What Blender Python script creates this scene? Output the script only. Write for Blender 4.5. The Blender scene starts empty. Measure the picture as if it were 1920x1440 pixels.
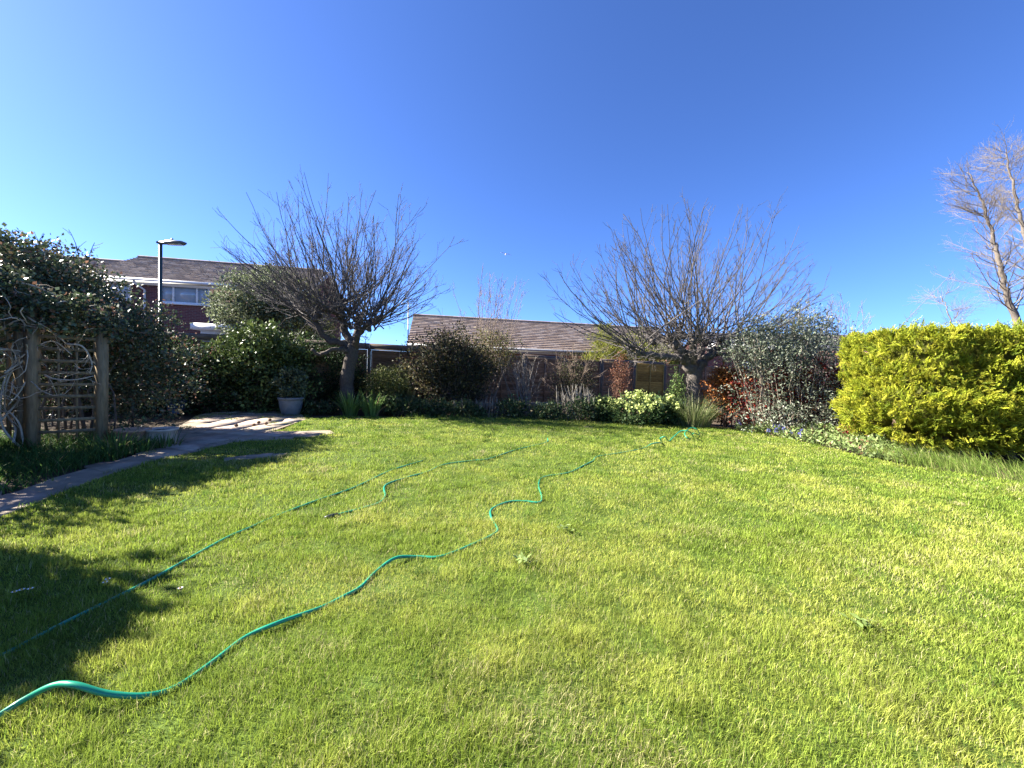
import bpy, math
import numpy as np
from mathutils import Vector, Matrix

SC = bpy.context.scene
COL = SC.collection
R = np.random.default_rng(7)
UP = np.array([0, 0, 1.0])

# ------------------------------------------------------------------ camera
F_PX, CAM_H = 720.0, 1.25
PITCH = math.atan(19 / 720)
ROLL = 0.030
_f = np.array([0, math.cos(PITCH), -math.sin(PITCH)])
_u0 = np.array([0, math.sin(PITCH), math.cos(PITCH)])
_r0 = np.array([1.0, 0, 0])
CR = math.cos(ROLL) * _r0 + math.sin(ROLL) * _u0
CU = -math.sin(ROLL) * _r0 + math.cos(ROLL) * _u0
CAM = np.array([0, 0, CAM_H])


def ray(px, py):
    return _f + CR * (px - 960) / F_PX + CU * (720 - py) / F_PX


def G(px, py, z=0.0):
    """point of the plane at height z seen at photo pixel"""
    d = ray(px, py)
    return CAM + d * (z - CAM_H) / d[2]


def D(px, py, Y):
    """point at distance Y from the camera plane seen at photo pixel"""
    d = ray(px, py)
    return CAM + d * Y / d[1]


def nrm(v):
    v = np.asarray(v, float)
    return v / np.maximum(np.linalg.norm(v, axis=-1, keepdims=True), 1e-9)


# ------------------------------------------------------------------ materials
def mat(name, rough=.8, trans=0.0, nscale=0, namt=0.3, bump=0.0, bscale=40, spec=.3, coord='Object', metal=0, stretch=None):
    m = bpy.data.materials.new(name)
    m.use_nodes = True
    nt = m.node_tree
    N, L = nt.nodes, nt.links
    b = N['Principled BSDF']
    out = N['Material Output']
    b.inputs['Roughness'].default_value = rough
    b.inputs['Specular IOR Level'].default_value = spec
    b.inputs['Metallic'].default_value = metal
    at = N.new('ShaderNodeAttribute')
    at.attribute_name = 'col'
    c = at.outputs['Color']
    tc = N.new('ShaderNodeTexCoord')
    vec = tc.outputs[coord]
    if stretch:
        mp = N.new('ShaderNodeMapping')
        mp.inputs['Scale'].default_value = stretch
        L.new(vec, mp.inputs['Vector'])
        vec = mp.outputs['Vector']
    if nscale:
        nz = N.new('ShaderNodeTexNoise')
        nz.inputs['Scale'].default_value = nscale
        nz.inputs['Detail'].default_value = 5
        L.new(vec, nz.inputs['Vector'])
        mr = N.new('ShaderNodeMapRange')
        mr.inputs['From Min'].default_value = .25
        mr.inputs['From Max'].default_value = .75
        mr.inputs['To Min'].default_value = 1 - namt
        mr.inputs['To Max'].default_value = 1 + namt
        L.new(nz.outputs['Fac'], mr.inputs['Value'])
        mx = N.new('ShaderNodeVectorMath')
        mx.operation = 'SCALE'
        L.new(c, mx.inputs[0])
        L.new(mr.outputs['Result'], mx.inputs['Scale'])
        c = mx.outputs[0]
    L.new(c, b.inputs['Base Color'])
    if bump:
        nb = N.new('ShaderNodeTexNoise')
        nb.inputs['Scale'].default_value = bscale
        nb.inputs['Detail'].default_value = 6
        L.new(vec, nb.inputs['Vector'])
        bp = N.new('ShaderNodeBump')
        bp.inputs['Strength'].default_value = bump
        bp.inputs['Distance'].default_value = .02
        L.new(nb.outputs['Fac'], bp.inputs['Height'])
        L.new(bp.outputs['Normal'], b.inputs['Normal'])
    if trans:
        t = N.new('ShaderNodeBsdfTranslucent')
        L.new(c, t.inputs['Color'])
        ms = N.new('ShaderNodeMixShader')
        ms.inputs['Fac'].default_value = trans
        L.new(b.outputs[0], ms.inputs[1])
        L.new(t.outputs[0], ms.inputs[2])
        L.new(ms.outputs[0], out.inputs['Surface'])
    return m


M = dict(
    leaf=mat('leaf', .6, .3, spec=.22),
    gloss=mat('glossy_leaf', .45, .15, spec=.28),
    grass=mat('grass_blade', .6, .42, spec=.12),
    conifer=mat('conifer_spray', .7, .45, spec=.2),
    bark=mat('bark', .9, 0, 25, .35, .6, 30, .2),
    twig=mat('twig', .8, 0, 12, .25, spec=.25),
    wood=mat('weathered_timber', .85, 0, 6, .35, .25, 30, .2, stretch=(6, 6, 1)),
    slat=mat('stained_fence_board', .85, 0, 5, .4, .3, 25, .2, stretch=(1, 6, 6)),
    tile=mat('concrete_roof_tile', .85, 0, 9, .25, .2, 60, .25),
    paint=mat('white_paint', .45, 0, 4, .06, spec=.4),
    pole=mat('painted_steel', .4, 0, 8, .1, spec=.5),
    glass=mat('window_glass', .05, 0, spec=.9),
    stone=mat('paving_stone', .9, 0, 5, .35, .5, 40, .2),
    clay=mat('terracotta', .85, 0, 9, .25, .2, 60, .2),
    glaze=mat('glazed_pot', .45, 0, 9, .2, .1, 30, .4),
    soil=mat('soil', .95, 0, 4, .5, .8, 18, .1),
    hose=mat('green_hose_plastic', .3, 0, spec=.5),
    feather=mat('feather', .8, 0),
)


def brick_mat():
    m = bpy.data.materials.new('red_brick')
    m.use_nodes = True
    N, L = m.node_tree.nodes, m.node_tree.links
    b = N['Principled BSDF']
    b.inputs['Roughness'].default_value = .9
    tc = N.new('ShaderNodeTexCoord')
    sx = N.new('ShaderNodeSeparateXYZ')
    L.new(tc.outputs['Object'], sx.inputs[0])
    ad = N.new('ShaderNodeMath')
    L.new(sx.outputs['X'], ad.inputs[0])
    L.new(sx.outputs['Y'], ad.inputs[1])
    cb = N.new('ShaderNodeCombineXYZ')
    L.new(ad.outputs[0], cb.inputs['X'])
    L.new(sx.outputs['Z'], cb.inputs['Y'])
    br = N.new('ShaderNodeTexBrick')
    br.inputs['Scale'].default_value = 1
    br.inputs['Brick Width'].default_value = .225
    br.inputs['Row Height'].default_value = .075
    br.inputs['Mortar Size'].default_value = .007
    br.inputs['Color1'].default_value = (.17, .05, .04, 1)
    br.inputs['Color2'].default_value = (.11, .033, .03, 1)
    br.inputs['Mortar'].default_value = (.2, .14, .12, 1)
    L.new(cb.outputs[0], br.inputs['Vector'])
    L.new(br.outputs['Color'], b.inputs['Base Color'])
    bp = N.new('ShaderNodeBump')
    bp.inputs['Strength'].default_value = .4
    bp.inputs['Distance'].default_value = .01
    bp.invert = True
    L.new(br.outputs['Fac'], bp.inputs['Height'])
    L.new(bp.outputs['Normal'], b.inputs['Normal'])
    return m


M['brick'] = brick_mat()


# ------------------------------------------------------------------ mesh builder
class MB:
    def __init__(s, color=(.5, .5, .5)):
        s.V, s.F, s.C, s.n, s.color = [], [], [], 0, np.array(color, float)

    def add(s, v, f, c=None):
        v = np.asarray(v, float).reshape(-1, 3)
        f = np.asarray(f, np.int64)
        c = s.color if c is None else np.asarray(c, float)
        s.V.append(v)
        s.F.append(f + s.n)
        s.C.append(np.broadcast_to(c, v.shape))
        s.n += len(v)

    def box(s, c, size, c_=None, M3=None):
        sx, sy, sz = np.array(size) / 2
        v = np.array([[x, y, z] for x in (-sx, sx) for y in (-sy, sy) for z in (-sz, sz)])
        if M3 is not None:
            v = v @ np.asarray(M3)
        s.add(v + np.asarray(c), [[0, 1, 3, 2], [4, 6, 7, 5], [0, 4, 5, 1], [2, 3, 7, 6], [0, 2, 6, 4], [1, 5, 7, 3]], c_)

    def beam(s, p0, p1, w, h, c_=None, up=UP):
        p0, p1 = np.asarray(p0, float), np.asarray(p1, float)
        d = nrm(p1 - p0)
        if abs(d @ up) > .95:
            up = np.array([0, 1.0, 0])
        side = nrm(np.cross(d, up))
        u = np.cross(side, d)
        s.box((p0 + p1) / 2, (np.linalg.norm(p1 - p0), w, h), c_, np.array([d, side, u]))

    def tube(s, pts, rad, sides=5, c_=None, cap=True):
        pts = np.asarray(pts, float)
        n = len(pts)
        rad = np.broadcast_to(np.asarray(rad, float), (n,))
        t = nrm(np.gradient(pts, axis=0))
        ref = np.array([0, 0, 1.0]) if abs(t[:, 2]).mean() < .8 else np.array([1.0, 0, 0])
        a = nrm(np.cross(t, ref))
        b = np.cross(t, a)
        th = np.arange(sides) * 2 * math.pi / sides
        v = pts[:, None] + rad[:, None, None] * (a[:, None] * np.cos(th)[None, :, None] + b[:, None] * np.sin(th)[None, :, None])
        i = np.arange(n - 1)[:, None] * sides
        j = np.arange(sides)[None]
        k = (j + 1) % sides
        f = np.stack([i + j, i + k, i + sides + k, i + sides + j], -1).reshape(-1, 4)
        if c_ is not None and np.ndim(c_) == 2:
            c_ = np.repeat(c_, sides, 0)
        base = s.n
        s.add(v.reshape(-1, 3), f, c_)
        if cap and sides > 4:
            s.F.append(np.array([np.arange(sides)[::-1] + base]))
            s.F.append(np.array([np.arange(sides) + base + (n - 1) * sides]))

    def lathe(s, prof, c, seg=24, c_=None, wob=0):
        prof = np.asarray(prof, float)
        th = np.arange(seg) * 2 * math.pi / seg
        v = np.stack([prof[:, None, 0] * np.cos(th), prof[:, None, 0] * np.sin(th), np.repeat(prof[:, 1:2], seg, 1)], -1)
        n = len(prof)
        i = np.arange(n - 1)[:, None] * seg
        j = np.arange(seg)[None]
        k = (j + 1) % seg
        f = np.stack([i + j, i + k, i + seg + k, i + seg + j], -1).reshape(-1, 4)
        s.add(v.reshape(-1, 3) + np.asarray(c), f, c_)

    def leaves(s, pos, d, n, L, W, col, fold=.12):
        d = nrm(d)
        n = nrm(n - d * (n * d).sum(-1, keepdims=True))
        sd = np.cross(d, n)
        L = np.broadcast_to(L, (len(pos),))[:, None]
        W = np.broadcast_to(W, (len(pos),))[:, None]
        mid = pos + d * L * .45
        v = np.stack([pos, mid + sd * W / 2 + n * L * fold, pos + d * L, mid - sd * W / 2 + n * L * fold], 1)
        f = np.arange(len(pos) * 4).reshape(-1, 4)
        s.add(v.reshape(-1, 3), f, np.repeat(col, 4, 0))

    def blades(s, pos, d0, L, W, bend, col, seg=2):
        """curved grass blades: d0 horizontal lean direction (unit), bend 0..1"""
        n = len(pos)
        L = np.broadcast_to(L, (n,))[:, None]
        W = np.broadcast_to(W, (n,))[:, None]
        bend = np.broadcast_to(bend, (n,))[:, None]
        side = nrm(np.cross(d0, UP) + R.normal(0, .45, (n, 3)) * [1, 1, 0])
        rows, cols_ = [], []
        p = pos.copy()
        for k in range(seg + 1):
            t = k / seg
            w = W * (1 - t ** 1.5) / 2
            if k < seg:
                rows += [p - side * w, p + side * w]
            else:
                rows += [p]
            a = bend * (0.35 + 1.1 * t)
            step = L / seg
            p = p + (d0 * np.sin(a) + UP * np.cos(a)) * step
        m = len(rows)
        v = np.stack(rows, 1).reshape(-1, 3)
        b = np.arange(n)[:, None] * m
        c = np.repeat(col, m, 0)
        base = s.n
        q = np.concatenate([b + np.array([[2 * k, 2 * k + 1, 2 * k + 3, 2 * k + 2]]) for k in range(seg - 1)]) if seg > 1 else None
        tri = b + np.array([[2 * seg - 2, 2 * seg - 1, 2 * seg]])
        s.V.append(v)
        s.C.append(c)
        if q is not None:
            s.F.append(q + base)
        s.F.append(tri + base)
        s.n += len(v)

    def build(s, name, m, parent=None, smooth=False, loc=None):
        me = bpy.data.meshes.new(name)
        V = np.concatenate(s.V)
        me.vertices.add(len(V))
        me.vertices.foreach_set('co', V.astype(np.float32).ravel())
        idx = np.concatenate([f.ravel() for f in s.F])
        tot = np.concatenate([np.full(len(f), f.shape[1]) for f in s.F])
        me.loops.add(len(idx))
        me.loops.foreach_set('vertex_index', idx.astype(np.int32))
        me.polygons.add(len(tot))
        st = np.concatenate([[0], np.cumsum(tot)[:-1]])
        me.polygons.foreach_set('loop_start', st.astype(np.int32))
        if smooth:
            me.polygons.foreach_set('use_smooth', np.ones(len(tot), bool))
        me.update(calc_edges=True)
        a = me.attributes.new('col', 'FLOAT_COLOR', 'POINT')
        C = np.ones((len(V), 4), np.float32)
        C[:, :3] = np.concatenate(s.C)
        a.data.foreach_set('color', C.ravel())
        me.materials.append(m)
        o = bpy.data.objects.new(name, me)
        COL.objects.link(o)
        if parent is not None:
            o.parent = parent
        if loc is not None:
            o.location = loc
        return o


def tag(o, label, cat, group=None, kind=None):
    if label:
        o['label'] = label
    if cat:
        o['category'] = cat
    if group:
        o['group'] = group
    if kind:
        o['kind'] = kind
    return o


def empty(name, loc, label, cat, group=None, rz=0):
    o = bpy.data.objects.new(name, None)
    COL.objects.link(o)
    o.location = loc
    o.rotation_euler.z = rz
    return tag(o, label, cat, group)


def part(mb, name, m, root, smooth=False):
    """mesh given in world coordinates, parented under an unrotated root"""
    loc = np.array(root.location)
    mb.V = [v - loc for v in mb.V]
    return mb.build(name, m, root, smooth)


# value noise
_LAT = R.random((256, 256))


def vn(x, y, sc, off=0):
    x = np.asarray(x) / sc + 37.1 + off
    y = np.asarray(y) / sc + 71.7 + off * 1.7
    xi, yi = np.floor(x).astype(int), np.floor(y).astype(int)
    fx, fy = x - xi, y - yi
    fx, fy = fx * fx * (3 - 2 * fx), fy * fy * (3 - 2 * fy)
    g = lambda a, b: _LAT[a % 256, b % 256]
    return (g(xi, yi) * (1 - fx) + g(xi + 1, yi) * fx) * (1 - fy) + (g(xi, yi + 1) * (1 - fx) + g(xi + 1, yi + 1) * fx) * fy


def inside(x, y, poly):
    poly = np.asarray(poly)[:, :2]
    r = np.zeros(len(x), bool)
    j = len(poly) - 1
    for i in range(len(poly)):
        xi, yi = poly[i]
        xj, yj = poly[j]
        c = ((yi > y) != (yj > y)) & (x < (xj - xi) * (y - yi) / (yj - yi + 1e-12) + xi)
        r ^= c
        j = i
    return r


def spline(pts, per=8):
    P = np.asarray(pts, float)
    P = np.concatenate([[2 * P[0] - P[1]], P, [2 * P[-1] - P[-2]]])
    out = []
    for i in range(1, len(P) - 2):
        t = np.linspace(0, 1, per, endpoint=False)[:, None]
        a, b, c, d = P[i - 1:i + 3]
        out.append(.5 * (2 * b + (c - a) * t + (2 * a - 5 * b + 4 * c - d) * t ** 2 + (3 * b - a - 3 * c + d) * t ** 3))
    out.append(P[-2][None])
    return np.concatenate(out)


def pick(pal, n, rng, jit=.2):
    P = np.array([p[:3] for p in pal], float)
    w = np.array([p[3] if len(p) > 3 else 1 for p in pal], float)
    i = rng.choice(len(P), n, p=w / w.sum())
    return P[i] * (1 + rng.normal(0, jit, (n, 1))).clip(.4, 1.8)


# ------------------------------------------------------------------ foliage
def leaf_cloud(mb, blobs, nclump, nleaf, crad, L, W, pal, rng, up=.35, flat=.75, zmin=.03, shell=4.0, out=.6, fold=.12, clumpjit=.25):
    blobs = [(np.array(c, float), np.array(r, float)) for c, r in blobs]
    w = np.array([np.prod(r) ** .67 for c, r in blobs])
    bi = rng.choice(len(blobs), nclump, p=w / w.sum())
    C = np.array([b[0] for b in blobs])[bi]
    Rr = np.array([b[1] for b in blobs])[bi]
    u = nrm(rng.normal(size=(nclump, 3)))
    rr = rng.random((nclump, 1)) ** (1 / shell)
    cc = C + Rr * u * rr * (1 + rng.normal(0, .09, (nclump, 1)))
    ok = cc[:, 2] > zmin
    cc, u, Rr = cc[ok], u[ok], Rr[ok]
    on = nrm(u / Rr)
    n = len(cc) * nleaf
    k = np.repeat(np.arange(len(cc)), nleaf)
    pos = cc[k] + rng.normal(0, crad, (n, 3)) * [1, 1, flat]
    pos[:, 2] = np.maximum(pos[:, 2], zmin + rng.random(n) * .06)
    d = on[k] * out + rng.normal(0, .6, (n, 3)) + [0, 0, up]
    nn = on[k] * .5 + [0, 0, .5] + rng.normal(0, .6, (n, 3))
    cb = (1 + rng.normal(0, clumpjit, (len(cc), 1))).clip(.45, 1.7)
    col = pick(pal, n, rng) * cb[k]
    l = L * rng.uniform(.65, 1.3, n)
    mb.leaves(pos, d, nn, l, l * W / L * rng.uniform(.8, 1.2, n), col, fold)
    return cc


def stems_to(mb, base, cc, n, rng, r0=.018, r1=.004, spread=.12, wob=.06, nseg=7, fan=.3):
    if not len(cc):
        return
    for i in rng.choice(len(cc), min(n, len(cc)), replace=False):
        b = np.array(base) + [rng.normal(0, spread), rng.normal(0, spread), 0]
        b[:2] += (cc[i][:2] - b[:2]) * fan
        b[2] = base[2] - .03
        t = np.linspace(0, 1, nseg)[:, None]
        mid = (b + cc[i]) / 2 + [0, 0, .12 * np.linalg.norm(cc[i] - b)]
        p = (1 - t) ** 2 * b + 2 * t * (1 - t) * mid + t ** 2 * cc[i]
        p[1:-1] += rng.normal(0, wob, (nseg - 2, 3)) * .5
        mb.tube(p, np.linspace(r0, r1, nseg) * rng.uniform(.7, 1.2), 5)


def shrub(name, label, base, blobs, pal, seed, nclump=220, nleaf=26, crad=.11, L=.07, W=.04, m='leaf', nstem=14, stem=(.09, .065, .045), group=None, cat='shrub', r0=.018, **kw):
    extra = kw.pop('extra', None)
    fan = .8 if cat == 'hedge' else kw.pop('fan', .3)
    rng = np.random.default_rng(seed)
    root = empty(name, base, label, cat, group)
    f = MB()
    cc = leaf_cloud(f, blobs, nclump, nleaf, crad, L, W, pal, rng, **kw)
    if extra:
        ec = leaf_cloud(f, extra[0], extra[1], nleaf, crad, L, W, pal, rng, **kw)
        cc = np.concatenate([cc, ec])
    part(f, 'foliage', M[m], root)
    if nstem:
        s = MB(stem)
        stems_to(s, base, cc, nstem, rng, r0=r0, fan=fan)
        part(s, 'stem', M['twig'], root, True)
    return root


def whip(p0, d, L, nseg, curl, wob, rng):
    p = [np.array(p0, float)]
    d = nrm(d)
    for i in range(nseg):
        d = nrm(d + UP * curl / nseg + rng.normal(0, wob, 3))
        p.append(p[-1] + d * L / nseg)
    return np.array(p)


def side_twigs(mb, pts, r, n, Ls, ang, rng, level, curl=.25, wob=.12, tmin=.25, col=None):
    m = len(pts)
    for _ in range(n):
        t = rng.uniform(tmin, .98) * (m - 1)
        i = min(int(t), m - 2)
        p = pts[i] + (pts[i + 1] - pts[i]) * (t - i)
        d = nrm(pts[i + 1] - pts[i])
        s = nrm(np.cross(d, rng.normal(size=3)))
        a = rng.uniform(*ang)
        L = rng.uniform(*Ls) * (1.15 - .6 * t / m)
        ns = 4 if level == 1 else 3
        q = whip(p, d * math.cos(a) + s * math.sin(a), L, ns, curl, wob, rng)
        rr = max(r * (1 - t / m * .5), .0035)
        mb.tube(q, np.linspace(rr, max(rr * .45, .0028), ns + 1), 4 if level == 1 else 3, col, False)
        if level > 1:
            side_twigs(mb, q, rr * .7, rng.integers(1, 4), (Ls[0] * .4, Ls[1] * .45), ang, rng, level - 1, curl, wob, .3, col)


# ------------------------------------------------------------------ setting: ground, lawn, paths
g = MB((.06, .045, .03))
xs = np.concatenate([[-600, -120, -40], np.arange(-16, 17, .5), [40, 120, 600]])
ys = np.concatenate([[-600, -60, -10], np.arange(-3, 24, .5), [40, 120, 900]])
X, Y = np.meshgrid(xs, ys, indexing='ij')
Z = -.03 + (vn(X, Y, .8, 3) - .5) * .04 * ((abs(X) < 16) & (Y < 23) & (Y > -3))
nx, ny = len(xs), len(ys)
ii = np.arange(nx - 1)[:, None] * ny + np.arange(ny - 1)[None]
g.add(np.stack([X, Y, Z], -1), np.stack([ii, ii + ny, ii + ny + 1, ii + 1], -1).reshape(-1, 4))
tag(g.build('ground', M['soil'], smooth=True), 'brown soil of the garden beds and the ground beyond', 'ground', kind='structure')

lawn_back = [(530, 806), (575, 786), (640, 781), (720, 782), (850, 784), (1000, 784), (1150, 788), (1280, 796), (1400, 808), (1520, 832), (1620, 857), (1700, 874), (1800, 888), (1930, 905)]
LAWN = [G(*p) for p in lawn_back] + [np.array(p) for p in [(8.2, 4.4, 0), (8.2, -1.6, 0), (-5.6, -1.6, 0), (-5.6, 2.4, 0)]] + \
       [G(*p) for p in [(0, 972), (100, 930), (200, 893), (300, 862), (380, 842), (440, 828), (480, 812)]]
PATH = [G(*p) for p in [(0, 972), (100, 930), (200, 893), (300, 862), (380, 845), (440, 829), (540, 825), (628, 813), (618, 807), (505, 811), (530, 802), (575, 786), (560, 772), (520, 758), (420, 763), (370, 780), (335, 800), (330, 825), (240, 858), (190, 872), (100, 897), (0, 935)]]
PATH += [np.array(p) for p in [(-5.2, 3.95, 0), (-7.5, 3.2, 0), (-7.5, 2.2, 0), (-5.4, 2.9, 0)]]
STRIP = [G(*p) for p in [(420, 860), (470, 854), (538, 851), (534, 856), (470, 862), (420, 867)]]


def fan_poly(poly, z, mb, th=0.0):
    """flat polygon triangulated by Blender's own ngon tessellation"""
    v = np.array(poly)
    v[:, 2] = z
    mb.add(v, np.arange(len(v))[None])
    if th:
        w = v - [0, 0, th]
        n = len(v)
        i = np.arange(n)
        j = (i + 1) % n
        mb.add(np.concatenate([v, w]), np.stack([i, i + n, j + n, j], -1))


lw = MB((.055, .085, .015))
fan_poly(LAWN, 0.004, lw)
tag(lw.build('lawn', M['soil']), 'mossy turf base of the lawn', 'lawn', kind='structure')


def paving(name, poly, z, seed, label, cell=.62, col=(.30, .24, .185)):
    """irregular stone slabs (jittered grid cells clipped to the outline) on a bed of mortar"""
    rng = np.random.default_rng(seed)
    bed = MB((.22, .18, .13))
    fan_poly(poly, z, bed)
    P = np.array(poly)[:, :2]
    x0, y0 = P.min(0) - 1
    x1, y1 = P.max(0) + 1
    nxx, nyy = int((x1 - x0) / cell), int((y1 - y0) / cell)
    gx = x0 + np.arange(nxx + 1)[:, None] * cell + rng.uniform(-.17, .17, (nxx + 1, nyy + 1)) * cell * 2 * .8
    gy = y0 + np.arange(nyy + 1)[None] * cell + rng.uniform(-.17, .17, (nxx + 1, nyy + 1)) * cell * 2 * .8
    for i in range(nxx):
        for j in range(nyy):
            q = np.array([[gx[a, b], gy[a, b]] for a, b in ((i, j), (i + 1, j), (i + 1, j + 1), (i, j + 1))])
            c = q.mean(0)
            q = c + (q - c) * (1 - .022 / cell)
            # keep slabs whose middle lies inside; pull corners lying outside inwards
            if not inside(c[:1], c[1:], poly)[0]:
                continue
            for k in range(4):
                for _ in range(6):
                    if inside(q[k:k + 1, 0], q[k:k + 1, 1], poly)[0]:
                        break
                    q[k] = c + (q[k] - c) * .8
            h = z + .01 + rng.uniform(-.003, .004)
            t = np.array([[*a, h + rng.normal(0, .002)] for a in q])
            bt = c + (q - c) * 1.0
            b = np.array([[*a, z - .01] for a in bt])
            cc = np.array(col) * rng.uniform(.82, 1.15) * (1 + rng.normal(0, .03, 3))
            bed.add(np.concatenate([t, b]), [[0, 1, 2, 3], [0, 4, 5, 1], [1, 5, 6, 2], [2, 6, 7, 3], [3, 7, 4, 0]], cc)
    tag(bed.build(name, M['stone']), label, 'path', kind='structure')


paving('path', PATH, .006, 5, 'worn grey stone path curving along the left border')
paving('path', STRIP, .012, 6, 'narrow strip of half sunk stone slabs in the lawn', .4)

# ------------------------------------------------------------------ grass
HEDGE_SHADE = None


def blade_field(poly, n_try, box, dens_at, holes=(), rng=R):
    x = rng.uniform(box[0], box[1], n_try)
    y = rng.uniform(box[2], box[3], n_try)
    dist = np.hypot(x, y)
    keep = rng.random(n_try) < dens_at(x, y, dist)
    x, y = x[keep], y[keep]
    k = inside(x, y, poly)
    for h in holes:
        k &= ~inside(x, y, h)
    return x[k], y[k]


gr = MB()
area_boxes = [  # x0,x1,y0,y1, blades per m2
    (-3.0, 3.2, .95, 2.0, 52000), (-4.6, 4.9, 2.0, 3.2, 24000), (-6, 7.2, 3.2, 5.0, 10000), (-7, 8.3, 5.0, 7.5, 4200), (-8, 9.5, 7.5, 11.2, 2200),
    (-5.6, 8.2, -1.6, .95, 900), (-5.6, -3.0, .95, 2.0, 2000), (3.2, 8.2, .95, 2.0, 2000)]
gx, gy = [], []
for x0, x1, y0, y1, dn in area_boxes:
    n = int((x1 - x0) * (y1 - y0) * dn)
    x, y = blade_field(LAWN, n, (x0, x1, y0, y1), lambda a, b, d: .5 + .5 * vn(a, b, .14, 1) * (.5 + vn(a, b, .6, 9)) - .9 * np.clip(vn(a, b, .17, 55) - .84, 0, 1) * 4, (PATH, STRIP))
    gx.append(x)
    gy.append(y)
x, y = np.concatenate(gx), np.concatenate(gy)
n = len(x)
dist = np.hypot(x, y)
tuft = .65 * vn(x, y, .17, 4) + .35 * vn(x, y, .07, 14)
big = vn(x, y, 1.1, 6)
moss = vn(x, y, .55, 12)
h = (.014 + .042 * tuft ** 1.6 + .006 * big) * R.uniform(.5, 1.5, n) * (1 + .012 * dist)
lean_a = R.uniform(0, 2 * math.pi, n) * .8 + vn(x, y, .1, 20) * 11
d0 = np.stack([np.cos(lean_a), np.sin(lean_a), 0 * lean_a], -1)
bend = R.uniform(.2, 1.6, n)
w = np.maximum(.002, dist * .00105) * R.uniform(.7, 1.35, n)
c_green, c_lime, c_straw, c_dark = [np.array(c) for c in ((.24, .318, .045), (.385, .42, .08), (.50, .46, .22), (.09, .155, .022))]
mixm = np.clip((moss - .36) * 1.9 + (vn(x, y, .12, 44) - .5) * .7 + R.normal(0, .25, n), 0, 1)[:, None]
col = c_green * (1 - mixm) + c_lime * mixm
dk = (np.clip((vn(x, y, .2, 31) - .6) * 3, 0, 1) * .4)[:, None]
col = col * (1 - dk) + c_dark * dk
dry = np.clip(vn(x, y, .9, 77) * .6 + vn(x, y, .25, 78) * .5 - .7, 0, 1) * 2
st = R.random(n) < (.06 + .12 * np.clip(moss - .42, 0, 1) + .55 * dry)
col[st] = c_straw * R.uniform(.6, 1.1, (st.sum(), 1))
col *= R.uniform(.5, 1.35, (n, 1))
gr.blades(np.stack([x, y, np.full(n, .0)], -1), d0, h, w, bend, col, 2)
# coarse darker tussocks
nt_ = 1000
tx, ty = R.uniform(-5, 8, nt_), R.uniform(1.0, 10, nt_)
ok = inside(tx, ty, LAWN) & ~inside(tx, ty, PATH) & ~inside(tx, ty, STRIP)
tx, ty = tx[ok], ty[ok]
kk = np.repeat(np.arange(len(tx)), 70)
rr_ = R.uniform(.03, .1, len(tx))[kk]
px_, py_ = tx[kk] + R.normal(0, 1, len(kk)) * rr_, ty[kk] + R.normal(0, 1, len(kk)) * rr_
a_ = R.uniform(0, 6.283, len(kk))
tcol = pick([(.10, .17, .025, 2), (.15, .23, .03, 2), (.07, .125, .02, 1), (.4, .36, .17, .25)], len(tx), R)[kk] * R.uniform(.6, 1.3, (len(kk), 1))
gr.blades(np.stack([px_, py_, 0 * px_], -1), np.stack([np.cos(a_), np.sin(a_), 0 * a_], -1), R.uniform(.03, .075, len(kk)) * R.uniform(.6, 1.2, len(tx))[kk], np.maximum(.003, np.hypot(px_, py_) * .001), R.uniform(.3, 1.5, len(kk)), tcol, 3)
# grass creeping over the paving joints
for pl, nn_ in ((PATH, 60000), (STRIP, 6000)):
    P_ = np.array(pl)
    x2, y2 = R.uniform(P_[:, 0].min(), P_[:, 0].max(), nn_), R.uniform(P_[:, 1].min(), P_[:, 1].max(), nn_)
    k2 = inside(x2, y2, pl) & (vn(x2, y2, .45, 61) + .35 * vn(x2, y2, .12, 62) > .93)
    x2, y2 = x2[k2], y2[k2]
    m2 = len(x2)
    a_ = R.uniform(0, 6.283, m2)
    gr.blades(np.stack([x2, y2, np.full(m2, .012)], -1), np.stack([np.cos(a_), np.sin(a_), 0 * a_], -1), R.uniform(.02, .06, m2), .006, R.uniform(.3, 1.5, m2), pick([(.15, .22, .03), (.2, .25, .05), (.3, .27, .12)], m2, R), 2)
tag(gr.build('lawn_grass', M['grass']), 'bright green short lawn grass covering the garden', 'grass', kind='stuff')


def long_grass(name, label, poly, n, hh, ww, pal, seed, bendr=(.6, 1.6), lean=None, cat='long grass', clump=.3):
    rng = np.random.default_rng(seed)
    P = np.array(poly)
    a, b = P.min(0), P.max(0)
    x = rng.uniform(a[0], b[0], n * 3)
    y = rng.uniform(a[1], b[1], n * 3)
    k = inside(x, y, poly) & (rng.random(n * 3) < .25 + vn(x, y, clump, seed))
    x, y = x[k][:n], y[k][:n]
    m = len(x)
    an = rng.uniform(0, 2 * math.pi, m) if lean is None else rng.normal(lean, .9, m)
    d = np.stack([np.cos(an), np.sin(an), 0 * an], -1)
    mb = MB()
    mb.blades(np.stack([x, y, np.full(m, -.02)], -1), d, rng.uniform(*hh, m) * (.5 + vn(x, y, clump, seed + 1)), rng.uniform(*ww, m), rng.uniform(*bendr, m), pick(pal, m, rng), 4)
    return tag(mb.build(name, M['grass']), label, cat, kind='stuff')


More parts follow.
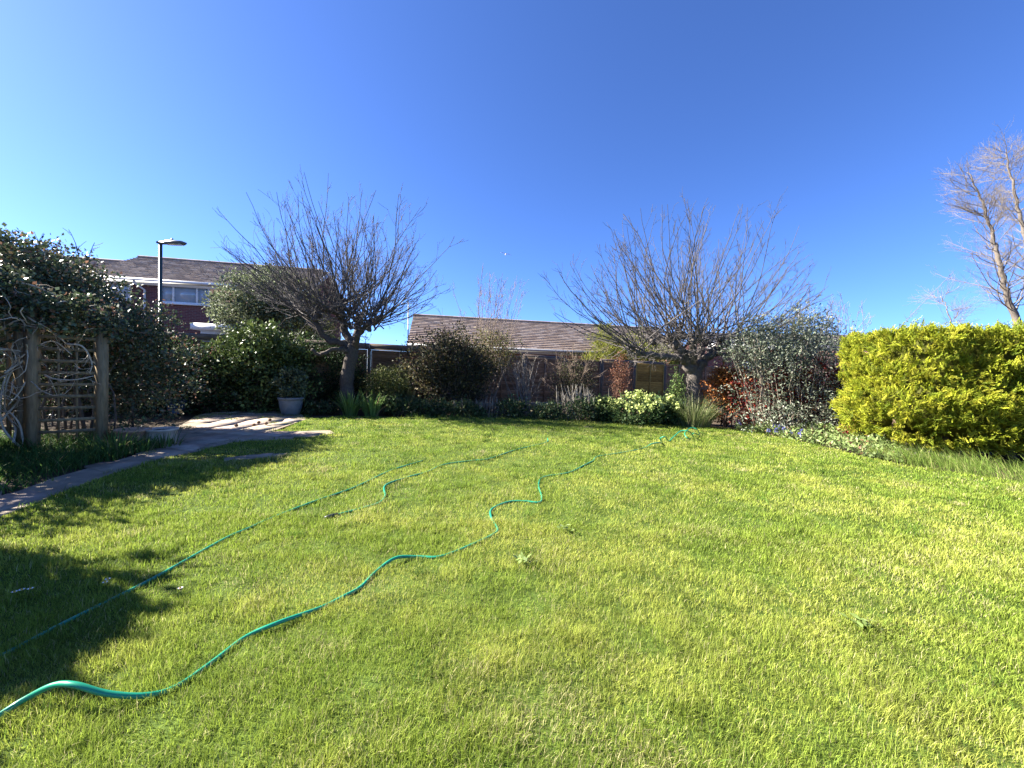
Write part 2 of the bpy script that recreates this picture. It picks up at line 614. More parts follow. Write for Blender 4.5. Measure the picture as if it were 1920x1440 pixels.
PG = [(.17, .26, .045, 3), (.24, .32, .07, 2), (.38, .36, .15, .6)]
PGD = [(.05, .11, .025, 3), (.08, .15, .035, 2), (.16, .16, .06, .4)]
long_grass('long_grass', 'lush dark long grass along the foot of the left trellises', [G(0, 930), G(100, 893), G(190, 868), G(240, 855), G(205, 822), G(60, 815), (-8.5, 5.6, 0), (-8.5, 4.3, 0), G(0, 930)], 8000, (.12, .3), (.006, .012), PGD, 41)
long_grass('long_grass', 'pale rough grass tufts fringing the foot of the golden hedge', [G(1600, 846), G(1700, 872), G(1800, 888), G(1930, 906), (8.4, 4.4, 0), (8.6, 5.5, 0), G(1800, 868), G(1690, 856)], 3800, (.12, .34), (.004, .009), PG, 42, lean=2.6)
long_grass('long_grass', 'ragged grass edge where the lawn meets the back flower bed', [G(760, 786), G(900, 787), G(1050, 787), G(1250, 795), G(1250, 789), G(1050, 780), G(900, 778), G(760, 778)], 2600, (.08, .24), (.008, .014), PG + [(.05, .1, .02, 3)], 43)
long_grass('long_grass', 'thin worn grass at the end of the path beside the blue grey pot', [G(400, 785), G(470, 765), G(580, 768), G(585, 783), G(560, 787), G(520, 776)], 1500, (.05, .12), (.008, .014), PGD, 44)

# ------------------------------------------------------------------ buildings
def tiles(mb, e0, e1, r0_, r1_, ncourse, tile_w, pal, rng, th=.055):
    e0, e1, r0_, r1_ = [np.array(p, float) for p in (e0, e1, r0_, r1_)]
    nn = nrm(np.cross(e1 - e0, r0_ - e0))
    if nn[2] < 0:
        nn = -nn
    nt = int(np.linalg.norm(e1 - e0) / tile_w)
    for i in range(ncourse):
        s0, s1 = i / ncourse, (i + 1.12) / ncourse
        s1 = min(s1, 1)
        a0, a1 = e0 + (r0_ - e0) * s0, e1 + (r1_ - e1) * s0
        b0, b1 = e0 + (r0_ - e0) * s1, e1 + (r1_ - e1) * s1
        t = (np.arange(nt + 1) / nt)
        off = (i % 2) * .5 / nt
        ta = np.clip(t + off, 0, 1)
        for k in range(-1, nt):
            u0 = 0 if k < 0 else ta[k]
            u1 = ta[k + 1]
            if u1 - u0 < .1 / nt:
                continue
            z = th * rng.uniform(.9, 1.1)
            gap = .004 / max(np.linalg.norm(e1 - e0), 1)
            A, B = a0 + (a1 - a0) * (u0 + gap), a0 + (a1 - a0) * (u1 - gap)
            C_, D_ = b0 + (b1 - b0) * (u1 - gap), b0 + (b1 - b0) * (u0 + gap)
            v = [A + nn * z, B + nn * z, C_ + nn * .006, D_ + nn * .006, A - nn * .004, B - nn * .004]
            mb.add(v, [[0, 1, 2, 3], [4, 5, 1, 0]], pick(pal, 1, rng, .08)[0])


ROOF_PAL = [(.36, .265, .195, 3), (.40, .30, .225, 2), (.30, .215, .16, 2), (.43, .335, .26, 1)]


def framed_window(house, cx, cz, w, h, yf, panes, name='window', bar=.07):
    """a window frame with panes, proud of the wall face yf (front towards -y)"""
    fr = MB((.78, .79, .80))
    x0, x1 = cx - w / 2, cx + w / 2
    fr.box((cx, yf - .01, cz + h / 2 - bar / 2), (w, .1, bar))
    fr.box((cx, yf - .01, cz - h / 2 + bar / 2), (w, .1, bar))
    fr.box((cx, yf - .05, cz - h / 2 - .03), (w + .16, .16, .06))
    edges = [0] + list(np.cumsum(panes) / sum(panes))
    for e in edges:
        xx = x0 + bar / 2 + (w - bar) * e
        fr.box((xx, yf - .012, cz), (bar, .098, h - 2 * bar))
    win = fr.build(name, M['paint'], house)
    for a, b in zip(edges[:-1], edges[1:]):
        p = MB((.30, .37, .44))
        xa, xb = x0 + bar + (w - bar) * a, x0 + (w - bar) * b
        p.box(((xa + xb) / 2, yf - .012, cz), (xb - xa + .004, .02, h - 2 * bar + .004))
        p.build('pane', M['glass'], win)
        # the lighter pane colour is sky reflection painted into the glass
    return win


def gable_building(name, label, eL, eR, ze, zr, half, ncourse, wall_m, wall_col, seed, cat='house', pal=ROOF_PAL, hL=0.0):
    """eL,eR: world ends of the front eaves edge. local x runs along it, +y to the back"""
    rng = np.random.default_rng(seed)
    eL, eR = np.array(eL, float), np.array(eR, float)
    d = eR - eL
    L = math.hypot(d[0], d[1])
    rz = math.atan2(d[1], d[0])
    root = empty(name, (eL[0], eL[1], 0), label, cat, rz=rz)
    ov = .35
    y0, y1 = ov, 2 * half - ov
    wl = MB(wall_col)
    x0, x1 = .12, L - .12
    k = (zr - ze) / half
    zt = ze - .06
    prof = [(y0, -.1), (y1, -.1), (y1, zt + .3 * k), (half, zr - .12), (y0, zt + .3 * k)]
    v = [(x, a, b) for x in (x0, x1) for a, b in prof]
    f4 = [[0, 5, 6, 1], [1, 6, 7, 2], [2, 7, 8, 3], [3, 8, 9, 4], [4, 9, 5, 0]]
    wl.add(v, f4)
    wl.F.append(np.array([[4, 3, 2, 1, 0]]))
    wl.F.append(np.array([[5, 6, 7, 8, 9]]))
    wl.build('wall', wall_m, root)
    rf = MB()
    tiles(rf, (0, 0, ze), (L, 0, ze), (0, half, zr), (L, half, zr), ncourse, .33, pal, rng)
    tiles(rf, (0, 2 * half, ze), (L, 2 * half, ze), (0, half, zr), (L, half, zr), ncourse, .6, pal, rng)
    # underlay closing the roof and the ridge tiles
    rf.add([(0, 0, ze - .03), (L, 0, ze - .03), (L, half, zr - .03), (0, half, zr - .03), (0, 2 * half, ze - .03), (L, 2 * half, ze - .03)], [[0, 1, 2, 3], [3, 2, 5, 4]], (.1, .08, .07))
    for i in range(int(L / .45)):
        a = np.array([.45 * i, half, zr + .01])
        rf.tube([a, a + [.45, 0, 0]], .108, 8, pick(pal, 1, rng, .1)[0] * .7, False)
    rf.build('roof', M['tile'], root)
    return root, L


ZE, ZR = 5.0, 6.8
eL, eR = G(135, 513.5, ZE), G(577, 543, ZE)
rc = G(362, 490.5, ZR)
dd = nrm((eR - eL)[:2])
half = abs(np.cross(dd, (rc - eL)[:2]))
house, HL = gable_building('brick_house', 'red brick house with brown tiled roof behind the street lamp', eL, eR, ZE, ZR, half, 19, M['brick'], (.2, .1, .08), 3)


def local_x(root, px, yl=.35):
    """local x on the building's front plane (local y = yl) seen at photo column px"""
    c, s = math.cos(root.rotation_euler.z), math.sin(root.rotation_euler.z)
    o = np.array(root.location)
    t = np.arange(-5, 40, .005)
    P = o[None, :2] + t[:, None] * [c, s] + yl * np.array([-s, c])
    z = 4.0
    q = np.concatenate([P, np.full((len(t), 1), z)], 1) - CAM
    pxs = 960 + F_PX * (q @ CR) / (q @ _f)
    return t[np.argmin(abs(pxs - px))]


def local_z(root, px, py, yl=.35):
    c, s = math.cos(root.rotation_euler.z), math.sin(root.rotation_euler.z)
    x = local_x(root, px, yl)
    o = np.array(root.location)[:2] + x * np.array([c, s]) + yl * np.array([-s, c])
    return D(px, py, o[1])[2]


gt = MB((.72, .72, .72))
gt.box((HL / 2, .36 - .1, ZE - .13), (HL, .17, .2))
gt.box((HL / 2, -.05, ZE - .05), (HL, .11, .1))
gt.build('gutter', M['paint'], house)
xa, xb = local_x(house, 302), local_x(house, 394)
za, zb = local_z(house, 350, 533), local_z(house, 350, 570)
framed_window(house, (xa + xb) / 2, (za + zb) / 2, xb - xa, za - zb, .35, (1, 2, 1))
xa, xb = local_x(house, 205), local_x(house, 246)
za2, zb2 = za + .06, zb + .05
framed_window(house, (xa + xb) / 2, (za2 + zb2) / 2, xb - xa, za2 - zb2, .35, (1, 1.2))
dp = MB((.6, .6, .62))
xd = local_x(house, 273)
dp.tube([(xd - .25, .0, ZE - .1), (xd - .2, .12, ZE - .25), (xd, .29, ZE - .45), (xd, .3, 2.6), (xd, .3, .2)], .045, 8)
dp.build('drainpipe', M['paint'], house, True)
wr = MB((.35, .3, .28))
xd = local_x(house, 393)
wr.tube([(xd, .32, zb - .05), (xd + .02, .32, 3.2), (xd + .05, .32, 2.2)], .02, 5)
wr.build('cable', M['pole'], house, True)
pc = MB((.68, .68, .67))
xa, xb = local_x(house, 357, -1.0), local_x(house, 470, -1.0)
zp = local_z(house, 380, 612, -1.0)
pc.box(((xa + xb) / 2, -.33, zp), (xb - xa, 1.34, .28))
pc.box(((xa + xb) / 2, -.2, zp / 2 - .07), (xb - xa - .5, 1.08, zp - .16))
pc.build('porch', M['paint'], house)
bb = MB((.62, .62, .62))
for sgn in (0, 1):
    bb.beam((HL + .03, half, ZR - .08), (HL + .03, 2 * half * sgn, ZE - .08), .03, .2)
bb.build('bargeboard', M['paint'], house)

# a second house in the terrace, set lower to the left, mostly behind the ivy
dd3 = np.array([dd[0], dd[1], 0])
nb = eL - dd3 * .25 + np.array([-dd[1], dd[0], 0]) * .5
house2, HL2 = gable_building('brick_house', 'lower brick house with grey brown roof peeping over the ivy at far left', nb - dd3 * 9, nb, ZE - .1, ZR - .2, half, 19, M['brick'], (.2, .1, .08), 4)
framed_window(house2, 6.6, 3.9, 2.0, 1.1, .35, (1, 2, 1))

# bungalow beyond the fence
ZE2, ZR2 = 2.5, 4.4
a, b = G(775, 592, ZR2), G(1130, 612, ZR2)
d2 = nrm((b - a)[:2])
em = G(1020, 656, ZE2)
half2 = abs(np.cross(d2, (em - a)[:2]))
n2 = np.array([-d2[1], d2[0]])
eL2 = a[:2] - n2 * half2
bung, BL = gable_building('bungalow', 'low bungalow with long brown tiled roof seen over the fence', [*eL2, 0], [*(eL2 + d2 * 15), 0], ZE2, ZR2, half2, 17, M['brick'], (.2, .1, .08), 5)
gt = MB((.33, .33, .33))
gt.box((BL / 2, .36 - .1, ZE2 - .13), (BL, .17, .18))
gt.tube([(0, -.05, ZE2 - .03), (BL, -.05, ZE2 - .03)], .06, 8)
gt.build('gutter', M['paint'], bung)
framed_window(bung, 6.5, 1.7, 1.8, 1.0, .35, (1, 1))

# pale outbuilding behind the right hand shrubs
oL, oR = D(1325, 660, 23.5), D(1700, 650, 22.0)
outb, OL = gable_building('outbuilding', 'outbuilding with white eaves and dark grey roof behind the silvery shrub', [oL[0], oL[1], 0], [oR[0], oR[1], 0], 3.45, 4.3, 2.6, 8, M['brick'], (.2, .1, .08), 6, 'outbuilding', [(.12, .12, .13)])
fb = MB((.75, .75, .74))
fb.box((OL / 2, -.03, 3.3), (OL, .04, .3))
fb.build('fascia', M['paint'], outb)
framed_window(outb, 3.0, 1.9, 1.6, 1.0, .35, (1, 1))

# TV aerial mast at the bungalow gable
ab = D(766, 640, 21.5)
ar = empty('aerial', (ab[0], ab[1], 0), 'thin television aerial mast rising left of the bungalow roof', 'aerial')
top = D(766, 567, 21.5)
am = MB((.2, .2, .21))
am.tube([(ab[0], ab[1], -.03), top], .03, 6)
part(am, 'mast', M['pole'], ar)
am = MB((.25, .25, .26))
am.tube([top + [-.35, -.15, -.08], top + [.4, .15, -.04]], .015, 5)
for t in np.linspace(-.3, .35, 7):
    c = top + [t, t * .42, -.06]
    am.tube([c + [.07, -.16, 0], c + [-.07, .16, 0]], .008, 4)
part(am, 'antenna', M['pole'], ar)

# ------------------------------------------------------------------ back fence
ZF = 1.9
f0, f1 = G(690, 655, ZF), G(1250, 684, ZF)
fd = nrm((f1 - f0)[:2])
fs = f0[:2] - fd * 5.6
fence = empty('fence', (fs[0], fs[1], 0), 'dark brown overlap panel fence along the back of the flower bed', 'fence', rz=math.atan2(fd[1], fd[0]))
PW = 1.88
rf = np.random.default_rng(9)
npan = 15
pan_cols = [(.20, .125, .08)] * 9 + [(.30, .19, .05)] + [(.20, .12, .075)] * 6
for i in range(npan):
    x0 = i * PW
    c0 = np.array(pan_cols[i])
    p = MB(c0)
    ns = 15
    for k in range(ns):
        zb_ = .17 + k * (ZF - .2) / ns
        zt_ = zb_ + (ZF - .2) / ns * 1.25
        sg = 10
        xx = np.linspace(x0 + .06, x0 + PW - .06, sg)
        wv = rf.normal(0, .006, sg)
        cc = c0 * rf.uniform(.7, 1.35)
        v = np.concatenate([np.stack([xx, np.full(sg, -.028), zb_ + wv], -1), np.stack([xx, np.full(sg, -.006), np.full(sg, min(zt_, ZF - .02))], -1),
                            np.stack([xx, np.full(sg, -.016), zb_ + wv], -1)])
        j = np.arange(sg - 1)
        p.add(v, np.concatenate([np.stack([j, j + 1, j + 1 + sg, j + sg], -1), np.stack([j, j + 2 * sg, j + 1 + 2 * sg, j + 1], -1)]), cc)
    p.box((x0 + PW / 2, .012, ZF / 2 + .08), (PW - .12, .012, ZF - .18), c0 * .8)
    for xx in (x0 + .09, x0 + PW / 2, x0 + PW - .09):
        p.box((xx, -.04, ZF / 2 + .08), (.045, .022, ZF - .2), c0 * 1.15)
    p.build('fence_panel', M['slat'], fence)
    cp = MB((.2, .16, .11))
    cp.box((x0 + PW / 2, -.01, ZF + .012), (PW - .1, .09, .03))
    cp.build('capping', M['slat'], fence)
    gb = MB((.2, .18, .15))
    gb.box((x0 + PW / 2, 0, .07), (PW - .1, .05, .19))
    gb.build('gravel_board', M['stone'], fence)
    if i < 5 or i in (6, 8, 9):
        tb = MB(np.array((.14, .11, .095)))
        hh = .17 if i < 5 else .09
        tb.box((x0 + PW / 2, .05, ZF + .03 + hh / 2), (PW - .004, .03, hh))
        tb.build('top_board', M['slat'], fence)
for i in range(npan + 1):
    po = MB((.10, .08, .06))
    po.box((i * PW, 0, (ZF + .06) / 2 - .05), (.1, .1, ZF + .16))
    po.build('fence_post', M['wood'], fence)

# ------------------------------------------------------------------ street lamp
lb = D(301, 600, 14.0)
lt = D(301, 455, 14.0)
lamp = empty('street_lamp', (lb[0], lb[1], 0), 'dark green street lamp on a tall steel pole before the brick house', 'street lamp')
p = MB((.035, .06, .055))
p.tube([(lb[0], lb[1], -.05), (lb[0], lb[1], .9), (lb[0], lb[1], .95), lt], [.085, .085, .06, .055], 12)
part(p, 'pole', M['pole'], lamp)
p = MB((.07, .085, .09))
sx = .98
hp = []
secs = [(-.12, .05, .05, .03), (.0, .07, .06, .05), (.18, .07, .05, .05), (.24, .13, .09, .055), (.55, .15, .10, .05), (.8, .13, .08, .045), (.93, .03, .03, .02)]
for x_, wy, zu, zd in secs:
    hp.append([(x_, -wy, 0), (x_, -wy * .7, zu * .8), (x_, 0, zu), (x_, wy * .7, zu * .8), (x_, wy, 0), (x_, wy * .75, -zd), (x_, -wy * .75, -zd)])
v = np.array(hp).reshape(-1, 3) + lt
fs_ = []
for i in range(len(secs) - 1):
    for j in range(7):
        k = (j + 1) % 7
        fs_.append([i * 7 + j, i * 7 + k, i * 7 + 7 + k, i * 7 + 7 + j])
p.add(v, fs_)
p.F.append(np.array([list(range(7))]))
p.tube([lt + [.42, 0, .08], lt + [.42, 0, .16]], .035, 8)
head = part(p, 'lamp_head', M['pole'], lamp, True)
p = MB((.55, .58, .6))
p.box(lt + [.55, 0, -.055], (.46, .17, .02))
p.build('lens', M['glass'], head, loc=-np.array(lamp.location))

# ------------------------------------------------------------------ trellises and climbers at the left
TW = (.22, .165, .095)


def trellis(name, label, p0, p1, ztop, zl0, zl1, rails, verts, seed):
    p0, p1 = np.array([*p0[:2], 0.0]), np.array([*p1[:2], 0.0])
    root = empty(name, p0, label, 'trellis')
    rng = np.random.default_rng(seed)
    d = nrm(p1 - p0)
    L = np.linalg.norm(p1 - p0)
    n = np.array([-d[1], d[0], 0])
    for P, zt in zip((p0, p1), ztop):
        mb = MB(np.array(TW) * 1.1)
        mb.beam(P + [0, 0, -.15], P + [rng.normal(0, .015), 0, zt], .105, .105, up=np.array([0, 1.0, 0]))
        mb.beam(P + [0, 0, zt], P + [0, 0, zt + .02], .13, .13, up=np.array([0, 1.0, 0]))
        part(mb, 'post', M['wood'], root)
    mb = MB(TW)
    for i, z in enumerate(np.linspace(zl0, zl1, rails)):
        mb.beam(p0 + d * .055 + n * -.012 + [0, 0, z], p1 - d * .055 + n * -.012 + [0, 0, z], .02, .042, np.array(TW) * rng.uniform(.8, 1.2))
    for t in np.linspace(.1, .9, verts):
        q = p0 + d * L * t + n * .012
        mb.beam(q + [0, 0, zl0 - .1], q + [0, 0, zl1 + .08], .022, .042, np.array(TW) * rng.uniform(.8, 1.2), up=n)
    part(mb, 'lattice', M['wood'], root)
    return root


t0, t1 = G(60, 846), G(189, 836)
trellis('trellis', 'square lattice trellis between two timber posts under the ivy', t0, t1, (2.05, 1.95), .25, 1.9, 11, 4, 1)
ts = t0 + np.array([-.16, .02, 0])
trellis('trellis', 'timber trellis panel at far left tangled with bare pale vine stems', ts, ts + np.array([-1.5, -.1, 0]), (2.1, 2.1), .3, 2.0, 8, 4, 2)

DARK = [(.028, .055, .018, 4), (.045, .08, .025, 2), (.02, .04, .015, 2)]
IVY = [(.075, .10, .055, 4), (.11, .135, .07, 2), (.2, .16, .09, 1.2), (.26, .14, .09, .9), (.05, .075, .035, 3)]
iv = empty('ivy', (-7.6, 6.7, 0), 'overgrown ivy and honeysuckle draped over the top of the left trellises', 'climbing plant')
rng = np.random.default_rng(51)
f = MB()
blobs = [((-8.6, 6.7, 2.6), (1.3, .9, .75)), ((-7.55, 6.6, 2.3), (.85, .8, .5)), ((-6.75, 6.7, 1.7), (.45, .6, .35)), ((-9.6, 6.8, 2.6), (1.2, 1, .9)),
         ((-8.2, 7.2, 1.5), (1.5, .5, 1.3)), ((-6.9, 7.2, 1.2), (.9, .5, 1.2)), ((-7.9, 6.3, 1.95), (1.5, .4, .4)), ((-6.9, 6.2, 1.95), (.5, .35, .35)), ((-8.4, 6.3, 2.75), (.9, .5, .5))]
cc = leaf_cloud(f, blobs, 1500, 36, .11, .058, .042, IVY, rng, shell=2.6)
leaf_cloud(f, [((-6.45, 5.2, 1.9), (.28, .18, .26)), ((-6.2, 5.45, 1.85), (.26, .18, .3)), ((-6.75, 5.1, 2.1), (.3, .2, .2)), ((-5.98, 5.72, 1.85), (.16, .14, .22))], 150, 26, .07, .055, .04, IVY, rng)
part(f, 'foliage', M['gloss'], iv)
s = MB((.11, .085, .065))
stems_to(s, (-7.5, 6.8, 0), cc, 16, rng, .02, .005, .3, .12, fan=.85)
for (px, py, L, dx) in [(35, 470, .35, -.02), (148, 470, .45, -.1), (165, 482, .38, .6), (70, 462, .35, .5), (128, 480, .3, .4), (15, 455, .25, .1), (105, 470, .3, -.3)]:
    q = whip(D(px, py + 12, 6.5), (dx, -.1, 1), L, 6, 0, .14, rng)
    s.tube(q, np.linspace(.009, .004, 7), 4)
    side_twigs(s, q, .004, 3, (.08, .2), (.5, .9), rng, 1)
part(s, 'stem', M['twig'], iv, True)

isc = empty('shade_ivy', (-7.1, 4.6, 0), 'ivy mass added outside the left edge of the view for its shade', 'climbing plant')  # unseen ivy added to shade the path and lawn edge
f = MB()
cc = leaf_cloud(f, [((-7.5, 4.9, 1.2), (.35, .6, 1.25)), ((-7.0, 4.3, 1.2), (.35, .6, 1.25)), ((-7.2, 4.6, 2.15), (.4, .8, .5))], 440, 26, .11, .085, .06, IVY, rng)
leaf_cloud(f, [((-6.3, 3.5, 1.6), (.3, .35, .6))], 34, 20, .12, .085, .06, IVY, rng)  # sparse clumps added to dapple the sunlight
part(f, 'foliage', M['gloss'], isc)
s = MB((.20, .15, .11))
stems_to(s, (-7.0, 4.6, 0), cc, 24, rng, .02, .005, .1, .1, fan=.9)
part(s, 'stem', M['twig'], isc, True)
vn_root = empty('vine', (ts[0] - .5, ts[1] - .1, 0), 'bare pale twisting vine stems clinging to the far left trellis', 'climbing plant')
s = MB((.48, .41, .31))
rng = np.random.default_rng(52)
for pts in [[(45, 862), (5, 800), (2, 740), (20, 690), (60, 655), (100, 640), (135, 665)],
            [(0, 790), (28, 760), (35, 745), (20, 735)], [(45, 845), (38, 800), (20, 775), (0, 770)], [(25, 830), (28, 800), (10, 770), (12, 720), (25, 690), (20, 670)],
            [(5, 545), (25, 532), (60, 535), (110, 555), (150, 560), (178, 552)], [(0, 560), (50, 555), (70, 570), (85, 578), (120, 565), (150, 575), (182, 572)],
            [(0, 620), (40, 600), (90, 620), (120, 640)], [(8, 700), (50, 670), (62, 640), (40, 600), (10, 590)], [(75, 698), (100, 710), (140, 712), (175, 705)],
            [(125, 645), (155, 650), (172, 680), (168, 700)], [(0, 655), (30, 660), (55, 690), (40, 730), (15, 760)], [(30, 580), (60, 600), (90, 615)]]:
    P3 = np.array([D(a, b, 5.05 + .0026 * a + rng.normal(0, .04)) for a, b in pts])
    P3[:, 2] = np.maximum(P3[:, 2], .01)
    q = spline(P3, 7)
    s.tube(q, np.linspace(.014, .006, len(q)), 6)
    side_twigs(s, q, .005, 5, (.1, .35), (.4, 1.1), rng, 2, .1, .2, .1)
for i in range(26):
    q = whip(D(rng.uniform(-60, 60), rng.uniform(560, 760), 5.1 + rng.normal(0, .08)), (rng.normal(), rng.normal() * .3, rng.normal(.2)), rng.uniform(.3, .8), 7, 0, .35, rng)
    q[:, 2] = np.maximum(q[:, 2], .05)
    s.tube(q, np.linspace(.008, .003, 8), 4)
part(s, 'stem', M['twig'], vn_root, True)
f = MB()
leaf_cloud(f, [((-7.3, 5.15, 1.5), (.7, .12, .8))], 50, 7, .1, .05, .03, IVY, rng)
part(f, 'foliage', M['gloss'], vn_root)

# strap leaved plants and pots by the trellis
def strap_clump(name, label, base, n, hh, ww, pal, seed, rad=.12, bendr=(.2, 1.2), m='leaf', seg=5, cat='plant', flowers=None):
    rng = np.random.default_rng(seed)
    root = empty(name, base, label, cat)
    a = rng.uniform(0, 2 * math.pi, n)
    d = np.stack([np.cos(a), np.sin(a), 0 * a], -1)
    pos = np.array(base) + d * (rad * np.sqrt(rng.random(n)))[:, None]
    pos[:, 2] = base[2] - .01
    mb = MB()
    mb.blades(pos, d, rng.uniform(*hh, n), rng.uniform(*ww, n), rng.uniform(*bendr, n), pick(pal, n, rng), seg)
    part(mb, 'foliage', M[m], root)
    return root


STRAP = [(.07, .13, .03, 3), (.10, .17, .04, 2), (.2, .19, .09, .5)]
for k, (px, py, lab) in enumerate([(214, 850, 'arching strap leaved lily clump at the foot of the right trellis post'), (262, 846, 'low strap leaved lily clump in front of the left clay bowl'),
                                   (308, 838, 'small strap leaved lily clump in front of the right clay bowl')]):
    b = G(px, py)
    strap_clump('lily_clump', lab, (b[0], b[1], 0), 120 if k < 2 else 70, (.22, .42) if k == 0 else (.15, .3), (.014, .024), STRAP, 60 + k, .22)


def pot(name, label, base, prof, col, m, seed, rim=None, soil_z=None):
    root = empty(name, base, label, 'plant pot')
    mb = MB(col)
    mb.lathe(prof, base, 28)
    part(mb, 'bowl', M[m], root, True)
    if soil_z:
        s = MB((.05, .04, .03))
        r = soil_z[1]
        s.lathe([(r, soil_z[0]), (r * .5, soil_z[0] + .015), (.01, soil_z[0] + .02)], base, 28)
        part(s, 'soil', M['soil'], root)
    return root


b = G(249, 834)
prof = [(.02, 0), (.15, 0), (.165, .12), (.2, .21), (.215, .215), (.215, .245), (.195, .245), (.18, .2), (.02, .17)]
pot('plant_pot', 'brown terracotta bowl nearest the trellis post holding a few leaves', (b[0], b[1], 0), prof, (.42, .25, .16), 'clay', 1, soil_z=(.2, .178))
b2 = G(303, 831)
prof = [(.02, 0), (.18, 0), (.185, .1), (.19, .2), (.208, .205), (.208, .235), (.185, .235), (.175, .2), (.02, .17)]
pot('plant_pot', 'greyish clay bowl with pale rim beside the path', (b2[0], b2[1], 0), prof, (.48, .40, .32), 'clay', 2, soil_z=(.2, .172))
rng = np.random.default_rng(66)
sd = empty('seedling', (b[0], b[1], .2), 'spindly green shoots growing in the brown terracotta bowl', 'plant')
s = MB((.1, .14, .05))
for i in range(4):
    q = whip(np.array([b[0], b[1], .2]) + [rng.normal(0, .06), rng.normal(0, .06), 0], (rng.normal(0, .4), rng.normal(0, .4), 1), .2, 4, 0, .2, rng)
    s.tube(q, .004, 4)
    s.leaves(q[2:], rng.normal(size=(3, 3)), np.tile(UP, (3, 1)), .07, .03, np.tile((.1, .16, .05), (3, 1)))
part(s, 'shoot', M['leaf'], sd)
b3 = G(330, 776)
prof = [(.02, 0), (.13, 0), (.14, .05), (.2, .25), (.24, .36), (.26, .365), (.26, .39), (.23, .39), (.19, .3), (.02, .28)]
pot('plant_pot', 'small dark blue bowl standing in deep shade under the evergreen hedge', (b3[0], b3[1], 0), prof, (.06, .10, .16), 'glaze', 3, soil_z=(.34, .21))
b4 = G(545, 777)
b4 = (b4[0], b4[1], 0)
prof = [(.02, 0), (.19, 0), (.21, .02), (.265, .2), (.285, .36), (.285, .40), (.31, .405), (.31, .455), (.275, .46), (.265, .38), (.02, .36)]
pot('plant_pot', 'large blue grey ribbed pot holding a small evergreen beside the paving', b4, prof, (.14, .165, .18), 'glaze', 4, soil_z=(.4, .27))
GLOSSY = [(.03, .06, .025, 4), (.05, .085, .03, 2), (.08, .11, .04, 1)]
pb = (b4[0], b4[1], .4)
shrub('potted_shrub', 'small glossy camellia growing in the blue grey pot', pb, [((b4[0], b4[1], .75), (.36, .32, .3)), ((b4[0] + .05, b4[1], 1.0), (.26, .24, .22))], [(.08, .11, .055, 3), (.12, .15, .09, 1)], 71, 110, 22, .06, .075, .045, 'gloss', 8, group=None)

# ------------------------------------------------------------------ evergreen masses at left
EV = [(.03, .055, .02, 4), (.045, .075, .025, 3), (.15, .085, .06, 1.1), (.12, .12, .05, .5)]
c0 = D(300, 700, 9.8)
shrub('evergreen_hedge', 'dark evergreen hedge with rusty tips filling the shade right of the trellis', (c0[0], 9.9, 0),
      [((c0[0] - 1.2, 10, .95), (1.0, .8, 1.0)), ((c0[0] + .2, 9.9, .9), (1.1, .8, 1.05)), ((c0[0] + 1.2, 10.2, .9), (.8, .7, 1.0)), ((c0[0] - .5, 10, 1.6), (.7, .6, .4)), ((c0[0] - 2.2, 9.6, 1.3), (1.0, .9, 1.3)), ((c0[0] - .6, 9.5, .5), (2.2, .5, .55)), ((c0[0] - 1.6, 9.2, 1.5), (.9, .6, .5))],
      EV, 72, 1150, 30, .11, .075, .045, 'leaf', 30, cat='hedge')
c0 = D(475, 690, 10.6)
shrub('laurel', 'glossy bright tipped laurel bush left of the blue grey pot', (c0[0], 10.6, 0),
      [((c0[0] - .1, 10.5, 1.35), (1.1, .8, .9)), ((c0[0] + .2, 10.6, 1.95), (.7, .6, .5)), ((c0[0] - .55, 10.4, 1.2), (.7, .6, .6)), ((c0[0] + .3, 10.7, .6), (1.2, .7, .7)), ((c0[0] + .9, 10.8, 1.5), (.6, .5, .6))],
      [(.09, .125, .035, 3), (.13, .165, .05, 2), (.05, .08, .025, 2)], 73, 620, 28, .1, .09, .055, 'gloss', 24)
c0 = D(600, 700, 11.8)
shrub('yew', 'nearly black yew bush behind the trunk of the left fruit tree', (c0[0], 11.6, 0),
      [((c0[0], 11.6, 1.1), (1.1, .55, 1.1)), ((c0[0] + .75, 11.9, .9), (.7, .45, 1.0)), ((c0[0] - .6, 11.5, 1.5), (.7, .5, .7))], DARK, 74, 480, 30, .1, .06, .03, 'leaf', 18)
c0 = D(480, 570, 14.5)
shrub('variegated_holly', 'rounded grey green variegated evergreen in front of the brick house', (c0[0], 14.5, 0),
      [((c0[0] - .35, 14.5, 3.45), (1.2, 1.1, 1.2)), ((c0[0] + .35, 14.6, 4.1), (1.0, .9, .95)), ((c0[0] + .1, 14.5, 2.4), (1.0, .9, 1.3)), ((c0[0] + 1.1, 14.6, 3.4), (.7, .7, .9))],
      [(.14, .165, .085, 4), (.22, .245, .15, 2), (.09, .12, .055, 2)], 75, 760, 30, .13, .09, .055, 'leaf', 20, r0=.05)
c0 = D(560, 560, 15.5)
shrub('conifer', 'feathery yellow green conifer between the holly and the left fruit tree', (c0[0], 15.5, 0),
      [((c0[0], 15.5, 3.0), (.9, .7, 1.9)), ((c0[0] + .7, 15.4, 2.3), (.8, .6, 1.5)), ((c0[0] - .7, 15.4, 3.4), (.6, .6, 1.3))], [(.10, .12, .04, 3), (.15, .16, .05, 1)], 76, 460, 34, .12, .1, .025, 'conifer', 5, cat='conifer', r0=.07, up=.9)
